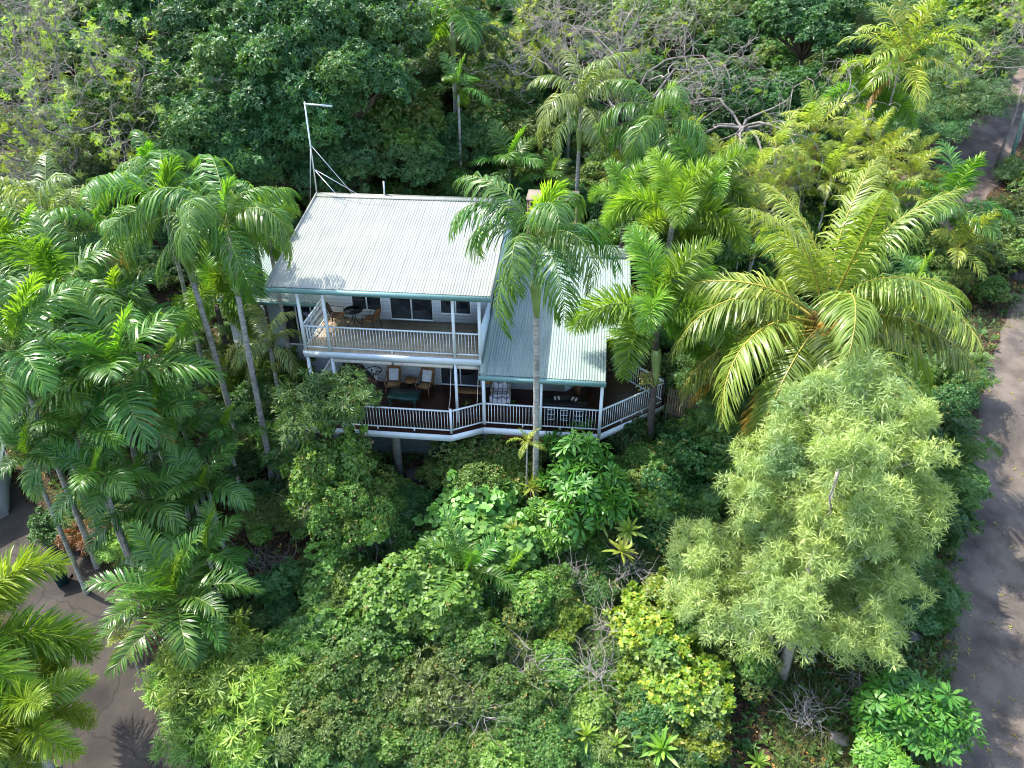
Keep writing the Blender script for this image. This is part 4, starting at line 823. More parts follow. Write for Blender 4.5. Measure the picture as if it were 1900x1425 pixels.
# left mass
for px, py, rp, y, lb in [(85, 730, 115, -4.6, 'broad palm between the shed and the large broad palm'), (185, 880, 90, -6.2, 'low palm in front of the rust coloured shrub'), (55, 850, 80, -6.4, 'shaded palm beside the shed'), (310, 985, 70, -6.0, 'low dark palm right of the leaning trunk'), (130, 640, 110, -2.6, 'broad palm overlapping the bright fronded palm'), (420, 800, 60, -2.0, 'small palm with stripy fronds between the bare trunk bases'), (60, 470, 95, 2, 'broad palm behind the pale sheened palm'), (290, 760, 80, -4.0, 'broad palm under the large broad palm crown')]: palm('kentia', px, py, rp, 0, lb, y=y, n=11)
LEFT = [
 ('kentia', 225, 705, 150, 0, 'large broad palm with leaning trunk in the middle of the left palm grove', dict(y=-4.2, base=(-5.0, -4.4), n=14, dry=1)),
 ('kentia', 120, 545, 140, 0, 'bright fronded palm at the centre left of the palm grove', dict(y=-1.0, n=13)),
 ('kentia', 222, 590, 105, 0, 'dark glossy palm just left of the left bare trunk', dict(y=-1.2, n=12)),
 ('kentia', 20, 500, 130, 0, 'pale sheened palm at the left edge of the grove', dict(y=.5, n=12)),
 ('silver', 95, 400, 110, 0, 'palm with upright yellow fronds at the back of the left grove', dict(y=4, n=13)),
 ('feather', 190, 430, 90, 0, 'drooping palm with orange dead fronds left of the tall palms', dict(y=3, n=12, dry=2)),
 ('silver', 10, 410, 90, 0, 'grey green palm at the far back left of the grove', dict(y=6, n=12)),
 ('kentia', 310, 690, 80, 0, 'palm with grey dying frond beside the left bare trunk', dict(y=-2.2, n=10, dry=1)),
 ('kentia', 20, 650, 140, 0, 'palm hanging over the shed at the left edge', dict(y=-5.2, n=12)),
 ('kentia', 330, 815, 78, 0, 'short dark palm at the foot of the left bare trunk', dict(y=-3.2, n=11)),
 ('kentia', 260, 930, 110, 0, 'low dark palm below the large broad palm', dict(y=-5.5, n=12, dry=1)),
 ('kentia', 385, 905, 90, 0, 'low shaded palm left of the dark hollow', dict(y=-4.6, n=10)),
 ('feather', 285, 310, 80, 0, 'palm with upright spear leaf behind the two tall palms', dict(y=2.5, n=10)),
 ('feather', 490, 395, 75, 0, 'arching palm between the tall palms and the roof gable', dict(y=3.2, n=9)),
 ('cycad', 330, 1110, 135, 0, 'low spreading palm with bright upright frond above the driveway', dict(y=-8.2, n=20)),
 ('kentia', 385, 1030, 85, 0, 'small palm behind the low spreading palm', dict(y=-6.6, n=9)),
 ('foxgold', -60, 1190, 200, 0, 'bright yellow green foxtail palm at the lower left edge', dict(y=-12.2, n=13)),
 ('foxgold', 40, 1330, 130, 0, 'low golden foxtail palm in the bottom left corner', dict(y=-13.4, n=11)),
 ('kentia', 150, 800, 100, 0, 'palm with hanging fronds over the rust coloured shrub', dict(y=-5.4, n=10)),
 ('silver', 500, 640, 70, 0, 'low yellowish palm below the side door', dict(y=1.2, n=8)),
 ('cane', 235, 1190, 45, 0, 'small glossy palm at the driveway edge', dict(y=-9.4, n=8)),
 ('silver', 55, 590, 90, 0, 'silvery palm between the bright fronded palm and the left edge', dict(y=-2, n=10)),
]
for sp, px, py, rp, hh, lb, kw in LEFT: palm(sp, px, py, rp, hh, lb, **kw)
palm('cycad', 868, 1062, 100, 1.6, 'pale green palm rising out of the creeper mounds in the centre', n=13)
palm('kentia', 940, 1075, 75, 1.2, 'darker palm right of the pale green palm', n=9)
palm('cane', 978, 822, 34, 0, 'small bright palm just left of the slim trunk', n=8, y=-2.1)
# --- the big pale willow-leaved tree
def willow_tree():
    rg = np.random.default_rng(21); by = -7.2; b = on_ground(1448, 1262); bz = float(hill(b[0], b[1]))
    root = thing('willow_leaved_tree', 'large pale green willow leaved tree with smooth leaning trunk', 'tree', (b[0], b[1], bz)); o = np.array([b[0], b[1], bz])
    CL = [(1600, 715, 60), (1560, 765, 66), (1640, 770, 66), (1520, 830, 72), (1610, 850, 76), (1680, 850, 58), (1440, 850, 62), (1400, 900, 52), (1480, 920, 78), (1580, 940, 72), (1670, 930, 62), (1400, 980, 62), (1320, 1030, 62), (1450, 1010, 70), (1540, 1020, 66), (1640, 1030, 60), (1690, 1010, 42),
          (1300, 1090, 52), (1380, 1090, 66), (1470, 1100, 62), (1560, 1110, 66), (1650, 1090, 52), (1340, 1150, 56), (1430, 1160, 60), (1590, 1180, 60), (1560, 1230, 46), (1620, 1230, 40), (1640, 1140, 40), (1545, 1300, 48), (1400, 1220, 40), (1690, 930, 40), (1490, 760, 42), (1500, 1050, 60), (1530, 1130, 56), (1455, 1080, 56), (1420, 1060, 50), (1480, 990, 56), (1600, 990, 50), (1360, 1180, 50), (1300, 1140, 42), (1545, 900, 60), (1520, 970, 60), (1570, 850, 56), (1500, 1025, 56), (1545, 1060, 56), (1460, 1130, 50), (1500, 1110, 50), (1400, 1150, 50), (1620, 960, 50), (1640, 1170, 44), (1560, 1170, 46), (1500, 1180, 34), (1360, 1250, 32), (1450, 1300, 30)]
    crown = MB(); limbs = MB(); fork = at_y(1490, 1090, by + .3) - o; top = at_y(1560, 850, by + 1.4) - o
    P = np.array([(0, 0, -.3), (at_y(1470, 1180, by + .1) - o), fork, (fork + top) / 2 + [.1, 0, 0], top]); limbs.tube(P, [.2, .16, .13, .09, .04], 8)
    limbs.tube([(-.35, .2, -.3), at_y(1432, 1200, by) - o, at_y(1420, 1120, by) - o], [.1, .08, .05], 7)
    for i, (px, py, rp) in enumerate(CL):
        yy = by + .7 + (1262 - py) * .004 + rg.uniform(-1.3, 1.3) * (1 if 1340 < px < 1660 else .5); c = at_y(px, py, yy - (.9 if i > 36 else 0)); r = rp * depth(c) / FPX; c = c - o
        st = P[1] if py > 1080 else P[2] if py > 950 else P[3] if py > 800 else P[4]; m_ = (st + c) / 2 + rg.normal(0, .25, 3) - [0, 0, .15]; limbs.tube([st, (st + m_) / 2 + rg.normal(0, .08, 3), m_, c], [.045, .036, .028, .01], 5)
        for _ in range(4): e = c + nrm(rg.normal(size=3) + [0, 0, .3]) * r; limbs.tube([m_ * .3 + c * .7, (c + e) / 2 + rg.normal(0, .06, 3), e], [.02, .013, .005], 4, cap=False)
        A0, A1 = [], []
        for sub in range(15):
            cc = c + nrm(rg.normal(size=3)) * r * rg.uniform(.2, 1.2); Q, A = clump(rg, cc, r * rg.uniform(.25, .62), int(62 * (rp / 60) ** 2), .25, -.6, .8, .5, .3); A0.append(Q); A1.append(A)
        Q = np.concatenate(A0); A = np.concatenate(A1); tufts(crown, 'willow', rg, A, Q, rg.uniform(.85, 1.6, len(Q)))
    limbs.build('trunk', M['palebark'], root, smooth=True); crown.build('crown', M['leaf_willow'], root)
willow_tree()
# --- named shrubs and trees in front of the house: kind, px, py, r, height, label, options
FRONT = [
 ('narrow', 604, 760, 82, 0, 'bushy green tree covering the left corner of the deck', dict(cat='tree', y=-2.6, sq=.95, var=0)),
 ('narrow', 665, 735, 42, 0, 'small leafy bough in front of the left deck railing', dict(y=-2.2)),
 ('vine', 620, 880, 66, 0, 'creeper draped thicket below the left deck corner', dict(y=-3.4, sq=1.3)), ('small', 655, 960, 62, 0, 'creeper covered stump left of the dark gully', dict(y=-4.6, sq=1.2)),
 ('shrub', 690, 885, 46, .7, 'dark leaved bush in front of the under deck cladding', {}), ('forest', 755, 935, 42, .5, 'glossy dark bush below the white pillar', dict(mat='leaf_dark')),
 ('olive', 860, 812, 62, 1.3, 'olive tinted bush against the deck railing below the corner post', dict(sq=.7)), ('small', 935, 795, 46, 1.3, 'fine leaved bush under the deck railing left of the slim trunk', dict()),
 ('small', 905, 880, 78, 1.2, 'dense round bush left of the slim palm trunk', {}), ('small', 812, 875, 34, .8, 'leafy bush right of the white pillar', {}), ('olive', 985, 850, 32, .9, 'small bush at the foot of the slim palm trunk', {}),
 ('small', 1065, 815, 40, 1.8, 'bush touching the deck beam right of the slim trunk', {}), ('umbrella', 1088, 905, 92, 2.2, 'glossy umbrella tree with radiating leaf fans right of the slim trunk', dict(cat='tree', sq=1.1, name='umbrella_tree', var=0)), ('umbrella', 1050, 985, 66, 1.4, 'lower umbrella tree with drooping leaf fans beside the heart leaved creeper', dict(cat='tree', name='umbrella_tree', var=1)),
 ('umbrella', 1690, 1335, 98, 1.2, 'umbrella plant with large leaf fans at the bottom right', dict(name='umbrella_plant', var=2, sq=.7)), ('umbrella', 1640, 1410, 60, .8, 'dark umbrella plant cut by the bottom edge', dict(name='umbrella_plant', var=3, sq=.7)),
 ('heart', 880, 965, 78, 1.3, 'mound of large heart shaped leaves in the centre', dict(name='creeper_mound', var=0)), ('heart', 930, 1005, 72, 1.1, 'heart leaved creeper around the pale rosette', dict(name='creeper_mound', var=1)), ('heart', 840, 1020, 56, 1.0, 'heart leaved creeper behind the pale green palm', dict(name='creeper_mound', var=2)),
 ('vine', 770, 1120, 92, 1.3, 'bright rounded creeper mound left of the pale green palm', dict(name='creeper_mound')), ('vine', 700, 1190, 78, 1.0, 'creeper mound sloping down from the bright rounded mound', dict(name='creeper_mound')), ('vine', 830, 1150, 62, .9, 'small creeper mound under the pale green palm', dict(name='creeper_mound')),
 ('heart', 620, 1040, 46, .9, 'heart leaved creeper beside the dark gully', dict(name='creeper_mound')), ('vine', 650, 1090, 46, .8, 'creeper patch right of the dark gully', dict(name='creeper_mound')), ('heart', 600, 1090, 36, .6, 'low creeper leaves at the gully edge', dict(name='creeper_mound')),
 ('small', 1270, 880, 92, 1.6, 'dense dark green bush right of the umbrella trees', dict(mat='leaf_dark')), ('small', 1215, 870, 60, 1.5, 'round dense bush below the foxtail palm', dict()), ('small', 1250, 970, 66, 1.3, 'shaded dense bush left of the pale tree', dict(mat='leaf_dark')),
 ('fern', 1345, 830, 76, 2.2, 'feathery leaved shrub between the coconut palm and the pale tree', dict()), ('fern', 1400, 770, 66, 2.0, 'feathery shrub below the hanging coconut fronds', dict()), ('fern', 1330, 930, 60, 1.6, 'feathery fronds left of the pale tree crown', dict()),
 ('shrub', 1180, 810, 46, 1.3, 'dark bush under the angled deck railing', dict(mat='leaf_dark')), ('small', 1285, 790, 46, 1.4, 'bush in front of the paling fence', {}),
 ('lime', 1245, 1110, 58, 1.7, 'yellow green bush top beside the pale tree', dict()), ('lime', 1215, 1190, 88, 1.5, 'large yellow green round leaved bush', dict(var=1)), ('lime', 1270, 1270, 82, 1.1, 'yellow green bush below the large round leaved bush', dict(var=2)), ('lime', 1175, 1250, 52, .9, 'yellowish bush on the lower left of the round leaved bushes', dict(var=3)), ('lime', 1290, 1360, 62, .8, 'round leaved bush near the bottom edge', dict(var=0)), ('lime', 1215, 1340, 46, .7, 'small yellow bush above the bottom rosettes', dict()),
 ('song', 400, 1240, 88, 1.3, 'bright bush of narrow whorled leaves beside the driveway', dict(var=0)), ('song', 470, 1300, 86, 1.2, 'sunlit whorled leaf bush right of the driveway bush', dict(var=1)), ('song', 380, 1350, 72, 1.0, 'pale whorled leaf bush at the driveway edge near the bottom', dict(var=2)), ('song', 450, 1400, 66, .8, 'whorled leaf bush at the bottom edge', dict(var=3)), ('song', 540, 1210, 56, .9, 'greener whorled leaf bush below the dark gully', dict(mat='leaf_vine')), ('song', 320, 1270, 46, .9, 'whorled leaf bush hanging over the driveway', dict(var=1)), ('song', 220, 1010, 40, .6, 'small yellow green whorled bush by the rust coloured shrub', dict()),
 ('narrow', 170, 1000, 46, .7, 'rust coloured shrub behind the bin', dict(mat='leaf_rust')), ('shrub', 110, 980, 40, .6, 'teal green shrub behind the bin', dict(mat='leaf_dark')),
 ('fern', 560, 1300, 50, .7, 'ferny plant right of the whorled leaf bushes', dict()), ('fern', 590, 1170, 40, .6, 'small tree fern at the lower edge of the gully', dict()),
 ('small', 640, 1290, 82, 1.0, 'scrubby bush right of the ferny plant', {}), ('shrub', 720, 1280, 66, .9, 'tangled bush below the creeper mounds', {}), ('small', 700, 1370, 70, .8, 'dark scrub bush near the bottom centre left', {}), ('olive', 800, 1270, 72, .9, 'olive scrub in the lower centre', {}), ('small', 790, 1360, 56, .7, 'scrub bush behind the pale twig tangle', {}), ('small', 880, 1210, 56, .8, 'small bush below the darker palm', {}),
 ('small', 1010, 1110, 62, 1.2, 'fine leaved bush above the grey twig tangles', {}), ('shrub', 1040, 1150, 42, 1.0, 'lime tipped bush in the middle of the twig tangles', dict(mat='leaf_lime')), ('olive', 960, 1180, 46, .8, 'olive bush left of the grey twig tangles', {}), ('small', 930, 1300, 62, .8, 'scrub bush at the lower centre right', {}), ('olive', 1020, 1260, 60, .8, 'grey green scrub between two twig tangles', {}), ('small', 870, 1400, 66, .6, 'low scrub at the bottom edge centre', {}), ('small', 1000, 1380, 66, .6, 'low scrub at the bottom edge right of centre', {}), ('vine', 1090, 1330, 52, .6, 'creeper patch left of the bottom rosettes', {}), ('olive', 1110, 1190, 46, .9, 'thin olive bush left of the round leaved bushes', {}), ('small', 1100, 1090, 46, .9, 'shaded bush below the umbrella trees', dict(mat='leaf_dark')), ('shrub', 560, 1380, 60, .7, 'dark bush right of the bottom whorled leaf bush', dict(mat='leaf_dark')),
 ('small', 500, 960, 50, .9, 'dry tinted bush at the foot of the right bare trunk', dict(mat='leaf_olive')), ('vine', 560, 930, 46, .9, 'creeper patch between the bare trunk and the thicket', {}), ('shrub', 440, 690, 52, 1.6, 'yellow flecked bush between the two bare trunks', dict(mat='leaf_lime')), ('shrub', 480, 760, 62, 1.4, 'dark bush right of the right bare trunk', dict(mat='leaf_dark')), ('shrub', 400, 740, 50, 1.4, 'dark glossy bush behind the left bare trunk', dict(mat='leaf_dark')), ('shrub', 520, 690, 46, 1.6, 'lime bush below the side door', dict(mat='leaf_vine')), ('shrub', 440, 860, 50, 1.0, 'shaded bush between the bases of the bare trunks', dict(mat='leaf_dark')), ('fern', 530, 830, 46, 1.2, 'ferny shrub beside the right bare trunk', {}),
 ('forest', 1765, 900, 52, 1.6, 'dark poinciana shrub overhanging the gravel road', dict(mat='leaf_fern')), ('fern', 1765, 810, 46, 1.8, 'dark feathery shrub at the upper road edge', dict(mat='leaf_dark')), ('fern', 1750, 860, 60, 1.6, 'feathery shrub behind the right side of the pale tree', {}), ('fern', 1745, 970, 46, 1.2, 'low feathery shrub beside the road', dict(mat='leaf_dark')), ('small', 1740, 760, 56, 1.4, 'dark bush below the right coconut fronds', dict(mat='leaf_dark')), ('fern', 1790, 690, 40, 1.4, 'shrub on the reddish bank at the upper road', {}),
]
for kind, px, py, rp, hc, lb, kw in FRONT: shrub(kind, px, py, rp * 1.08, hc, lb, **kw)
rosette(955, 990, 32, 2.0, 'pale yellow rosette standing in the heart leaved creeper'); rosette(1168, 985, 36, 2.3, 'cluster of yellow rosettes on thin stems left of the pale tree', heads=3); rosette(985, 905, 32, 1.9, 'yellowish rosette at the foot of the slim palm trunk')
rosette(1142, 1385, 36, 1.0, 'yellow green rosettes at the bottom edge below the round leaved bush', heads=2, mat='leaf_song'); rosette(1205, 1370, 46, 1.0, 'large lime rosette at the bottom edge', heads=2, mat='leaf_song'); rosette(1405, 1415, 30, .4, 'small lime rosette below the pale tree', mat='leaf_song'); rosette(510, 1395, 36, 1.4, 'blue green rosette among the whorled leaf bushes', mat='leaf_soft')
for i, (px, py, rp, hc, lb) in enumerate([(975, 1245, 52, .8, 'grey twig tangle in the lower centre'), (1100, 1255, 56, .9, 'looping grey twigs left of the round leaved bushes'), (785, 1380, 60, .6, 'pale twig tangle near the bottom centre'), (1165, 1075, 46, 1.0, 'bare twigs below the yellow rosettes'), (690, 1000, 50, 1.0, 'fallen bare stems in front of the dark bush'), (540, 880, 46, .8, 'dry twigs at the foot of the right bare trunk'), (1500, 1330, 46, .3, 'dry twigs below the pale tree'), (1600, 1290, 50, .3, 'dry brush right of the pale trunk'), (500, 1060, 50, .2, 'dead brown brush in the gully'), (1060, 1080, 40, .8, 'grey vines hanging below the umbrella trees'), (880, 1330, 50, .8, 'dead branches over the scrub at the lower centre'), (600, 960, 46, 1.2, 'grey dead vines over the thicket below the deck'), (560, 820, 40, 1.6, 'grey twigs under the tree at the deck corner'), (1130, 1170, 40, 1.0, 'arching bare stems left of the yellow green bush')]): twigs(px, py, rp, hc, lb, 300 + i)
# --- the hillside behind: rainforest crowns
BACK = [(585, 60, 120, 9), (470, 45, 100, 9), (700, 55, 95, 9), (545, 150, 105, 8), (660, 150, 85, 8), (430, 150, 95, 7.5), (340, 110, 85, 8), (590, 235, 95, 6), (500, 230, 85, 6), (725, 235, 82, 4.6), (660, 300, 78, 4), (760, 300, 66, 3.4), (400, 245, 85, 6), (315, 215, 90, 6), (230, 250, 75, 5.5), (520, 315, 70, 4), (600, 325, 62, 3.6), (820, 265, 52, 3), (440, 320, 66, 4.5), (360, 310, 60, 4.6), (880, 270, 50, 3), (870, 120, 62, 4.4), (910, 180, 52, 3.6), (280, 30, 80, 9), (790, 150, 46, 4)]
where = ['topmost dark rainforest tree left of the roof mast', 'rainforest tree at the top edge left of the tallest crown', 'rainforest tree at the top edge beside the dark top palm', 'broad dark crown directly above the roof mast', 'rainforest crown bordering the dark gap', 'dark crown in the middle of the rainforest stand', 'rainforest crown next to the leafless trees', 'dark crown right behind the mast crossarm', 'rainforest crown left of the mast pole', 'grey green pointed crown above the roof right of the mast', 'dark crown just above the roof ridge right of the struts', 'low crown just above the vent pipe', 'rainforest crown above the tall palms', 'sunlit rainforest crown above the left palms', 'pale crown bordering the leafless trees', 'low dark crown left of the mast foot', 'low dark crown behind the mast struts', 'dark bush crown right of the vent pipe', 'dark crown behind the right tall palm', 'dark crown behind the left tall palm', 'low crown left of the broad leaved palm', 'grey green crown below the dark top palm', 'loose crown below the yellow green palm', 'rainforest crown in the top left among sprouting branches', 'small crown beside the dark gap']
for i, ((px, py, rp, hc), lb) in enumerate(zip(BACK, where)): shrub('forest' if i not in (9, 21, 22, 14) else 'small', px, py, rp * 1.1, hc, lb, cat='tree', var=i % 4, sq=.95, name='rainforest_tree', mat='leaf_olive' if i in (21, 22, 14) else None)
BUSH = [('soft', 1800, 100, 72, 4, 'pale soft leaved tree above the dirt track', dict(cat='tree')), ('soft', 1790, 195, 66, 3, 'soft leaved shrub overhanging the left side of the dirt track', {}), ('soft', 1720, 235, 60, 2.6, 'blue green soft shrub below the pale soft leaved tree', dict(mat='leaf_forest')), ('soft', 1830, 140, 36, 2, 'soft shrub at the upper bend of the track', {}), ('soft', 1730, 170, 60, 3, 'soft leaved shrub right of the queen palm', {}), ('forest', 1500, 50, 85, 6, 'dark tree behind the bare branches at the top right', dict(cat='tree')), ('soft', 1600, 60, 60, 6, 'light feathery tree left of the queen palm at the top', dict(cat='tree')), ('forest', 1310, 210, 75, 3, 'shadowed dark tree under the cascading bare branches', dict(cat='tree', mat='leaf_dark')), ('forest', 1400, 200, 75, 3, 'dark tree behind the cascading bare branches', dict(cat='tree', mat='leaf_dark')), ('forest', 1480, 190, 62, 3, 'dark crown right of the cascading bare branches', dict(cat='tree', mat='leaf_dark')), ('olive', 1250, 40, 90, 6, 'olive crown behind the bare branches at the top', dict(cat='tree')), ('olive', 1060, 30, 80, 6, 'olive crown behind the sprouting branches above the hut', dict(cat='tree')), ('small', 960, 230, 70, 3, 'pale green mounded bush left of the silvery palm', {}), ('olive', 1000, 260, 50, 3, 'olive bush at the foot of the silvery palm', {}), ('soft', 1030, 140, 46, 3, 'soft grey bush below the hut', {}), ('lime', 1860, 20, 70, 6, 'bright sprouting tree in the top right corner', dict(cat='tree')), ('olive', 1860, 440, 60, .8, 'sparse scrub on the bank right of the track', {}), ('olive', 1890, 390, 50, .7, 'sparse scrub below the leaning pole', {}), ('soft', 1890, 320, 36, .8, 'soft plant beside the leaning pole', {}), ('olive', 1840, 490, 46, .5, 'dry scrub above the reddish bank', {}), ('small', 1680, 440, 60, 2, 'green bush behind the right coconut fronds', {}), ('lime', 1560, 350, 60, 3, 'yellowish bush among the lime palms', {}), ('small', 1320, 450, 60, 2, 'shaded bush behind the foxtail palms', dict(mat='leaf_dark')), ('small', 1180, 430, 50, 2, 'dark bush behind the verandah roof', dict(mat='leaf_dark')), ('soft', 150, 330, 70, 4, 'soft grey green tree behind the left grove', dict(cat='tree'))]
for kind, px, py, rp, hc, lb, kw in BUSH: shrub(kind, px, py, rp * 1.1, hc, lb, name='tree' if kw.get('cat') else 'shrub', **kw)
bare_tree(80, 190, 8, 250, 'leafless branching tree with fresh sprouts at the left edge', 1, .3, n0=7); bare_tree(200, 80, 10, 210, 'leafless tree with lime sprouts at the top left', 2, .35, n0=6); bare_tree(20, 50, 11, 200, 'bare grey tree in the top left corner', 3, .12, n0=6); bare_tree(40, 320, 5, 150, 'low bare tree behind the left palms', 4, .08, n0=6)
bare_tree(1180, 70, 9, 250, 'spreading bare tree with lime sprouts above the hut', 5, .06, n0=8, up=-.01); bare_tree(1400, 95, 9, 235, 'bare tree with cascading grey branches at the top', 6, .02, n0=9, up=-.13, start=(0, -.5, .2)); bare_tree(1060, 50, 9, 180, 'sprouting bare tree left of the hut', 7, .15, n0=6); bare_tree(1935, 50, 8, 130, 'bare branches reaching in from the top right corner', 8, .2, n0=5)

# --- undergrowth filling every gap, one shrub at a time
ROADS = [([(1850, 1500), (1862, 1400), (1858, 1200), (1855, 1050), (1868, 900), (1885, 760), (1915, 640)], 2.0), ([(1700, 420), (1772, 330), (1815, 260), (1858, 190), (1893, 130)], 3.0), ([(290, 1560), (240, 1420), (200, 1280), (160, 1160), (60, 1050), (-40, 960)], 2.5)]
RP = []
for pts, wd in ROADS:
    g_ = np.array([gpt(*p) for p in pts])
    for a, b in zip(g_[:-1], g_[1:]): RP += [(*(a + (b - a) * u), wd) for u in np.linspace(0, 1, 8)]
RP = np.array(RP); GUL = on_ground(490, 1040)[:2]
def free(x, y, m=0.):
    if ((RP[:, 0] - x) ** 2 + (RP[:, 1] - y) ** 2 < (RP[:, 2] + m) ** 2).any(): return False
    if -5.6 - m < x < 13.3 + m and -1.1 - m < y < 12 + m: return False
    return (x - GUL[0]) ** 2 * .5 + (y - GUL[1]) ** 2 > 2.6
ZONES = dict(
 back=('dense bush crown filling the hillside forest behind the house', 'bushes of the hillside forest', ['forest', 'forest', 'shrub', 'small', 'olive'], [None, 'leaf_dark', None, None]),
 front=('low bush filling a gap in the thicket below the deck', 'bushes of the lower thicket', ['small', 'shrub', 'vine', 'olive', 'fern', 'small', 'narrow'], [None, 'leaf_dark', None]),
 left=('shaded undergrowth bush between the palms of the left grove', 'bushes under the left palms', ['shrub', 'small', 'fern', 'narrow'], ['leaf_dark', 'leaf_dark', None]),
 right=('leafy undergrowth bush on the slope right of the house', 'bushes on the right slope', ['small', 'fern', 'shrub', 'vine', 'olive'], [None, 'leaf_dark', None]))
rg = np.random.default_rng(99); FILL = []
for gy_ in range(-150, 1480, 46):
    for gx_ in range(-40, 1960, 52):
        px, py = gx_ + rg.uniform(-22, 22), gy_ + rg.uniform(-20, 20); p = on_ground(px, py, .5); k4 = rg.uniform(size=5)
        if not free(p[0], p[1], .25 if p[1] < 8 else 1.3) or p[1] > 75: continue
        bare = (px < 330 and py < 350) or (990 < px < 1560 and py < 280)
        if (1440 < px < 1790 and py > 1150) or (px > 1330 and py > 1240): continue                 # open dry ground below the pale tree
        if px > 1770 and 400 < py < 1450 and k4[0] < .8: continue
        z = 'back' if p[1] > 9 and px < 1780 else 'left' if px < 540 and p[1] > -9 else 'front' if px < 1330 and p[1] < -1 else 'right'
        lb, gp, ks, ms = ZONES[z]; r = (.7 + .45 * k4[1]) * (1.0 if p[1] < 9 else 1.0 + (p[1] - 9) * .045); hc = r * (.5 + .3 * k4[2]) * (1 if z != 'back' else 1.5)
        if z == 'left': r *= .8; hc *= .7
        if z == 'front': r *= .85; hc *= .7
        if bare: hc = .6; r *= .8
        FILL.append((z, ks[int(k4[3] * len(ks))], ms[int(k4[4] * len(ms))], r, np.array([p[0], p[1], float(hill(p[0], p[1])) + hc])))
KEEP = set(map(int, '''157 158 159 160 174 183 196 197 198 199 200 211 213 214 215 217 218 219 220 221 222 227 229 231 233 234 235 236 237 248 250 251 252 253 255 256 257 258 259 260 261 262 265 266 268 269 270 282 285 286 289 290 291 293 295 298 300 301 305 306 319 321 324 333 336 338 339 351 356 359 364 366 367 388 389 390 391 394 396 397 398 399 404 415 418 419 420 421 423 425 428 429 430 438 445 447 448 450 451 452 454 455 460 462 470 472 486 487 488 493 494 495 502 503 504 506 507 510 514 515 516 518 519 520 527 528 529 533 534 535 538 540 541 548 550 567 569 570 571 579 580 589 590 591 609 618 627 638 673 676 677 681 694 697 698 699 702 703 706 724 727 728 734 735 736 746 749 751 752 753 757 758 759 760 761 771 772 774 779 783 785 794 795 797 798 799 800 801 806 808 810 819 820 821 823 826 827 831 832 833 835 837 840 842 846 847 852 854 855 856 857 858 861 862 872 875 878 879 890 891 894 895 896 898 899 901 904 908 910 911 912 914 916 917 919 924 925 926 930 931 932 933 934 936 937 938 942 946 953 955'''.split()))
rest = {}; RP_, RS_, RI_, RR_ = [], [], [], []
srcs = bpy.data.collections.new('undergrowth_crowns')
for i, (z, kind, mt, r, q) in enumerate(FILL):
    lb, gp = ZONES[z][:2]
    if KEEP is None or i in KEEP:
        o = shrub(kind, 0, 0, 0, 0, lb, cat='bush', name='undergrowth_bush', group=gp, pos=q, rad=r, mat=mt, var=i % 4); o['fid'] = i
    else:
        key = (kind, i % 4, mt)
        if key not in rest:
            me = crown_mesh(kind, i % 4)[0]
            if mt: me = me.copy(); me.materials[0] = M[mt]
            srcs.objects.link(bpy.data.objects.new('crown_%03d' % len(rest), me)); rest[key] = len(rest)
        RP_.append(q); RS_.append((r, r, r * .8)); RI_.append(rest[key]); RR_.append((0, 0, (i * 2.39996) % 6.283))
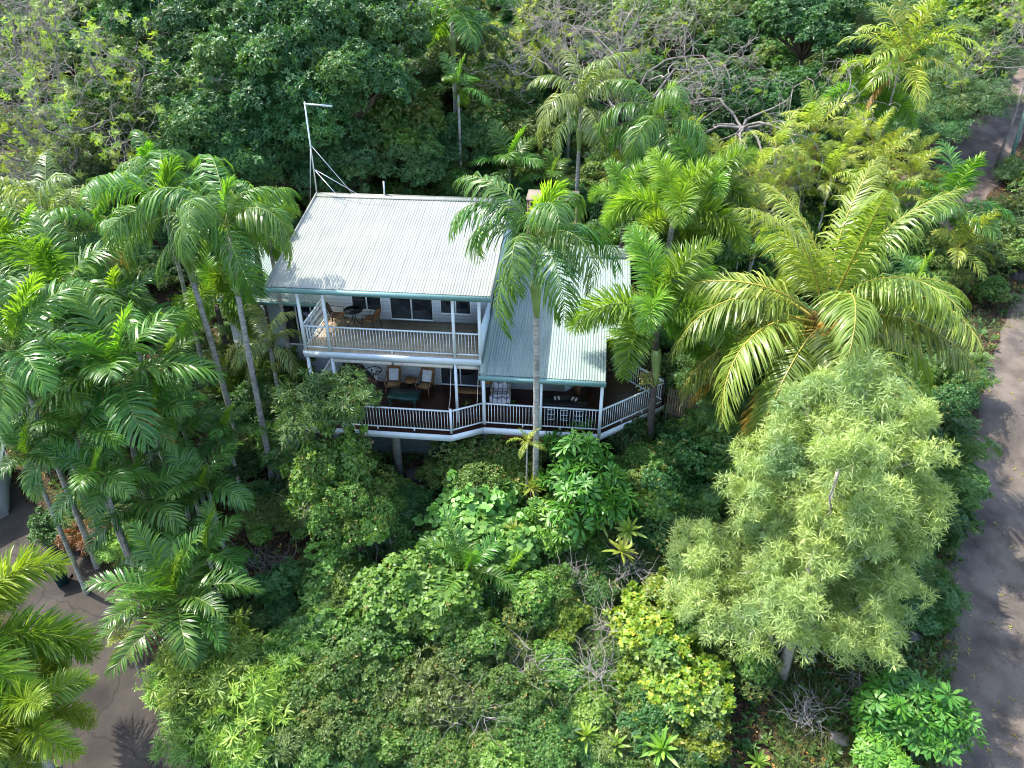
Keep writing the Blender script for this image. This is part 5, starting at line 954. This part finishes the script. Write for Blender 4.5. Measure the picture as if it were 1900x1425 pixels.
if RP_:
    me = bpy.data.meshes.new('undergrowth'); me.from_pydata([tuple(p) for p in RP_], [], [])
    for nm, ty, vals, f in (('scl', 'FLOAT_VECTOR', RS_, 'vector'), ('rot', 'FLOAT_VECTOR', RR_, 'vector'), ('idx', 'INT', RI_, 'value')):
        at = me.attributes.new(nm, ty, 'POINT'); at.data.foreach_set(f, np.array(vals, np.float32 if ty != 'INT' else np.int32).ravel())
    ug = obj('undergrowth', me); tag(ug, 'mass of mixed green undergrowth between the plants all over the hillside', 'undergrowth', kind='stuff')
    ng = bpy.data.node_groups.new('undergrowth_points', 'GeometryNodeTree'); ng.interface.new_socket('Geometry', in_out='INPUT', socket_type='NodeSocketGeometry'); ng.interface.new_socket('Geometry', in_out='OUTPUT', socket_type='NodeSocketGeometry')
    gi = ng.nodes.new('NodeGroupInput'); go = ng.nodes.new('NodeGroupOutput'); ip = ng.nodes.new('GeometryNodeInstanceOnPoints'); ci = ng.nodes.new('GeometryNodeCollectionInfo')
    ci.inputs['Collection'].default_value = srcs; ci.inputs['Separate Children'].default_value = True; ci.inputs['Reset Children'].default_value = True; ip.inputs['Pick Instance'].default_value = True
    def attr(nm, ty): n_ = ng.nodes.new('GeometryNodeInputNamedAttribute'); n_.data_type = ty; n_.inputs['Name'].default_value = nm; return [o_ for o_ in n_.outputs if o_.enabled][0]
    e2r = ng.nodes.new('FunctionNodeEulerToRotation'); L_ = ng.links.new
    L_(attr('rot', 'FLOAT_VECTOR'), e2r.inputs[0]); L_(e2r.outputs[0], ip.inputs['Rotation']); L_(attr('scl', 'FLOAT_VECTOR'), ip.inputs['Scale']); L_(attr('idx', 'INT'), ip.inputs['Instance Index'])
    L_(gi.outputs[0], ip.inputs['Points']); L_(ci.outputs[0], ip.inputs['Instance']); L_(ip.outputs[0], go.inputs[0])
    md = ug.modifiers.new('undergrowth', 'NODES'); md.node_group = ng
# --- ground cover: leaf litter, seedlings, dry grass
def cover(name, n, kind, mat, hz, size, region, label, seed, aup=(.6, 1.)):
    rg = np.random.default_rng(seed); px = rg.uniform(region[0], region[2], n); py = rg.uniform(region[1], region[3], n); P = []
    for a, b in zip(px, py):
        d = ray(a, b); t = 20.
        for _ in range(12): t = t + (float(np.interp(CP[1] + d[1] * t, HY, HZ)) - (CP[2] + d[2] * t)) / (d[2] - .2 * d[1])
        p = CP + d * t
        if 5 < t < 120 and (name == 'road_litter' or ((RP[:, 0] - p[0]) ** 2 + (RP[:, 1] - p[1]) ** 2 > (RP[:, 2] - .65) ** 2).all()): P.append(p)
    P = np.array(P); P[:, 2] = hill(P[:, 0], P[:, 1]) + rg.uniform(*hz, len(P)); A = rg.normal(0, .5, (len(P), 3)); A[:, 2] = 1
    o = MB().scatter(leaf_tpl(kind), frames(A, rg) * rg.uniform(*size, len(P))[:, None, None], P).build(name, M[mat]); tag(o, label, 'ground cover', kind='stuff')
cover('leaf_litter', 9000, (3, 1, .45, 85, .02, 'blade'), 'p_dry', (.01, .05), (.08, .2), (0, -60, 1900, 1450), 'brown fallen leaves covering the soil under the plants', 1)
cover('seedlings', 9000, (6, 1, .4, 62, .1, 'blade'), 'leaf_shrub', (.0, .25), (.14, .34), (0, -60, 1900, 1450), 'low green seedlings covering the soil between the shrubs', 2)
cover('dry_grass', 2600, (9, 1, .03, 40, .4, 'long'), 'leaf_olive', (-.02, .05), (.25, .6), (1430, 1120, 1800, 1450), 'dry grass tufts on the open ground below the pale tree', 3)
cover('bank_grass', 1500, (9, 1, .035, 45, .4, 'long'), 'leaf_olive', (-.02, .05), (.25, .6), (1740, 380, 1900, 1000), 'dry grass tufts on the reddish bank at the right edge', 4)
cover('road_litter', 260, (3, 1, .45, 85, .02, 'blade'), 'leaf_brown', (.08, .12), (.06, .16), (1700, 100, 1900, 1450), 'brown fallen leaves scattered on the road and track', 5)
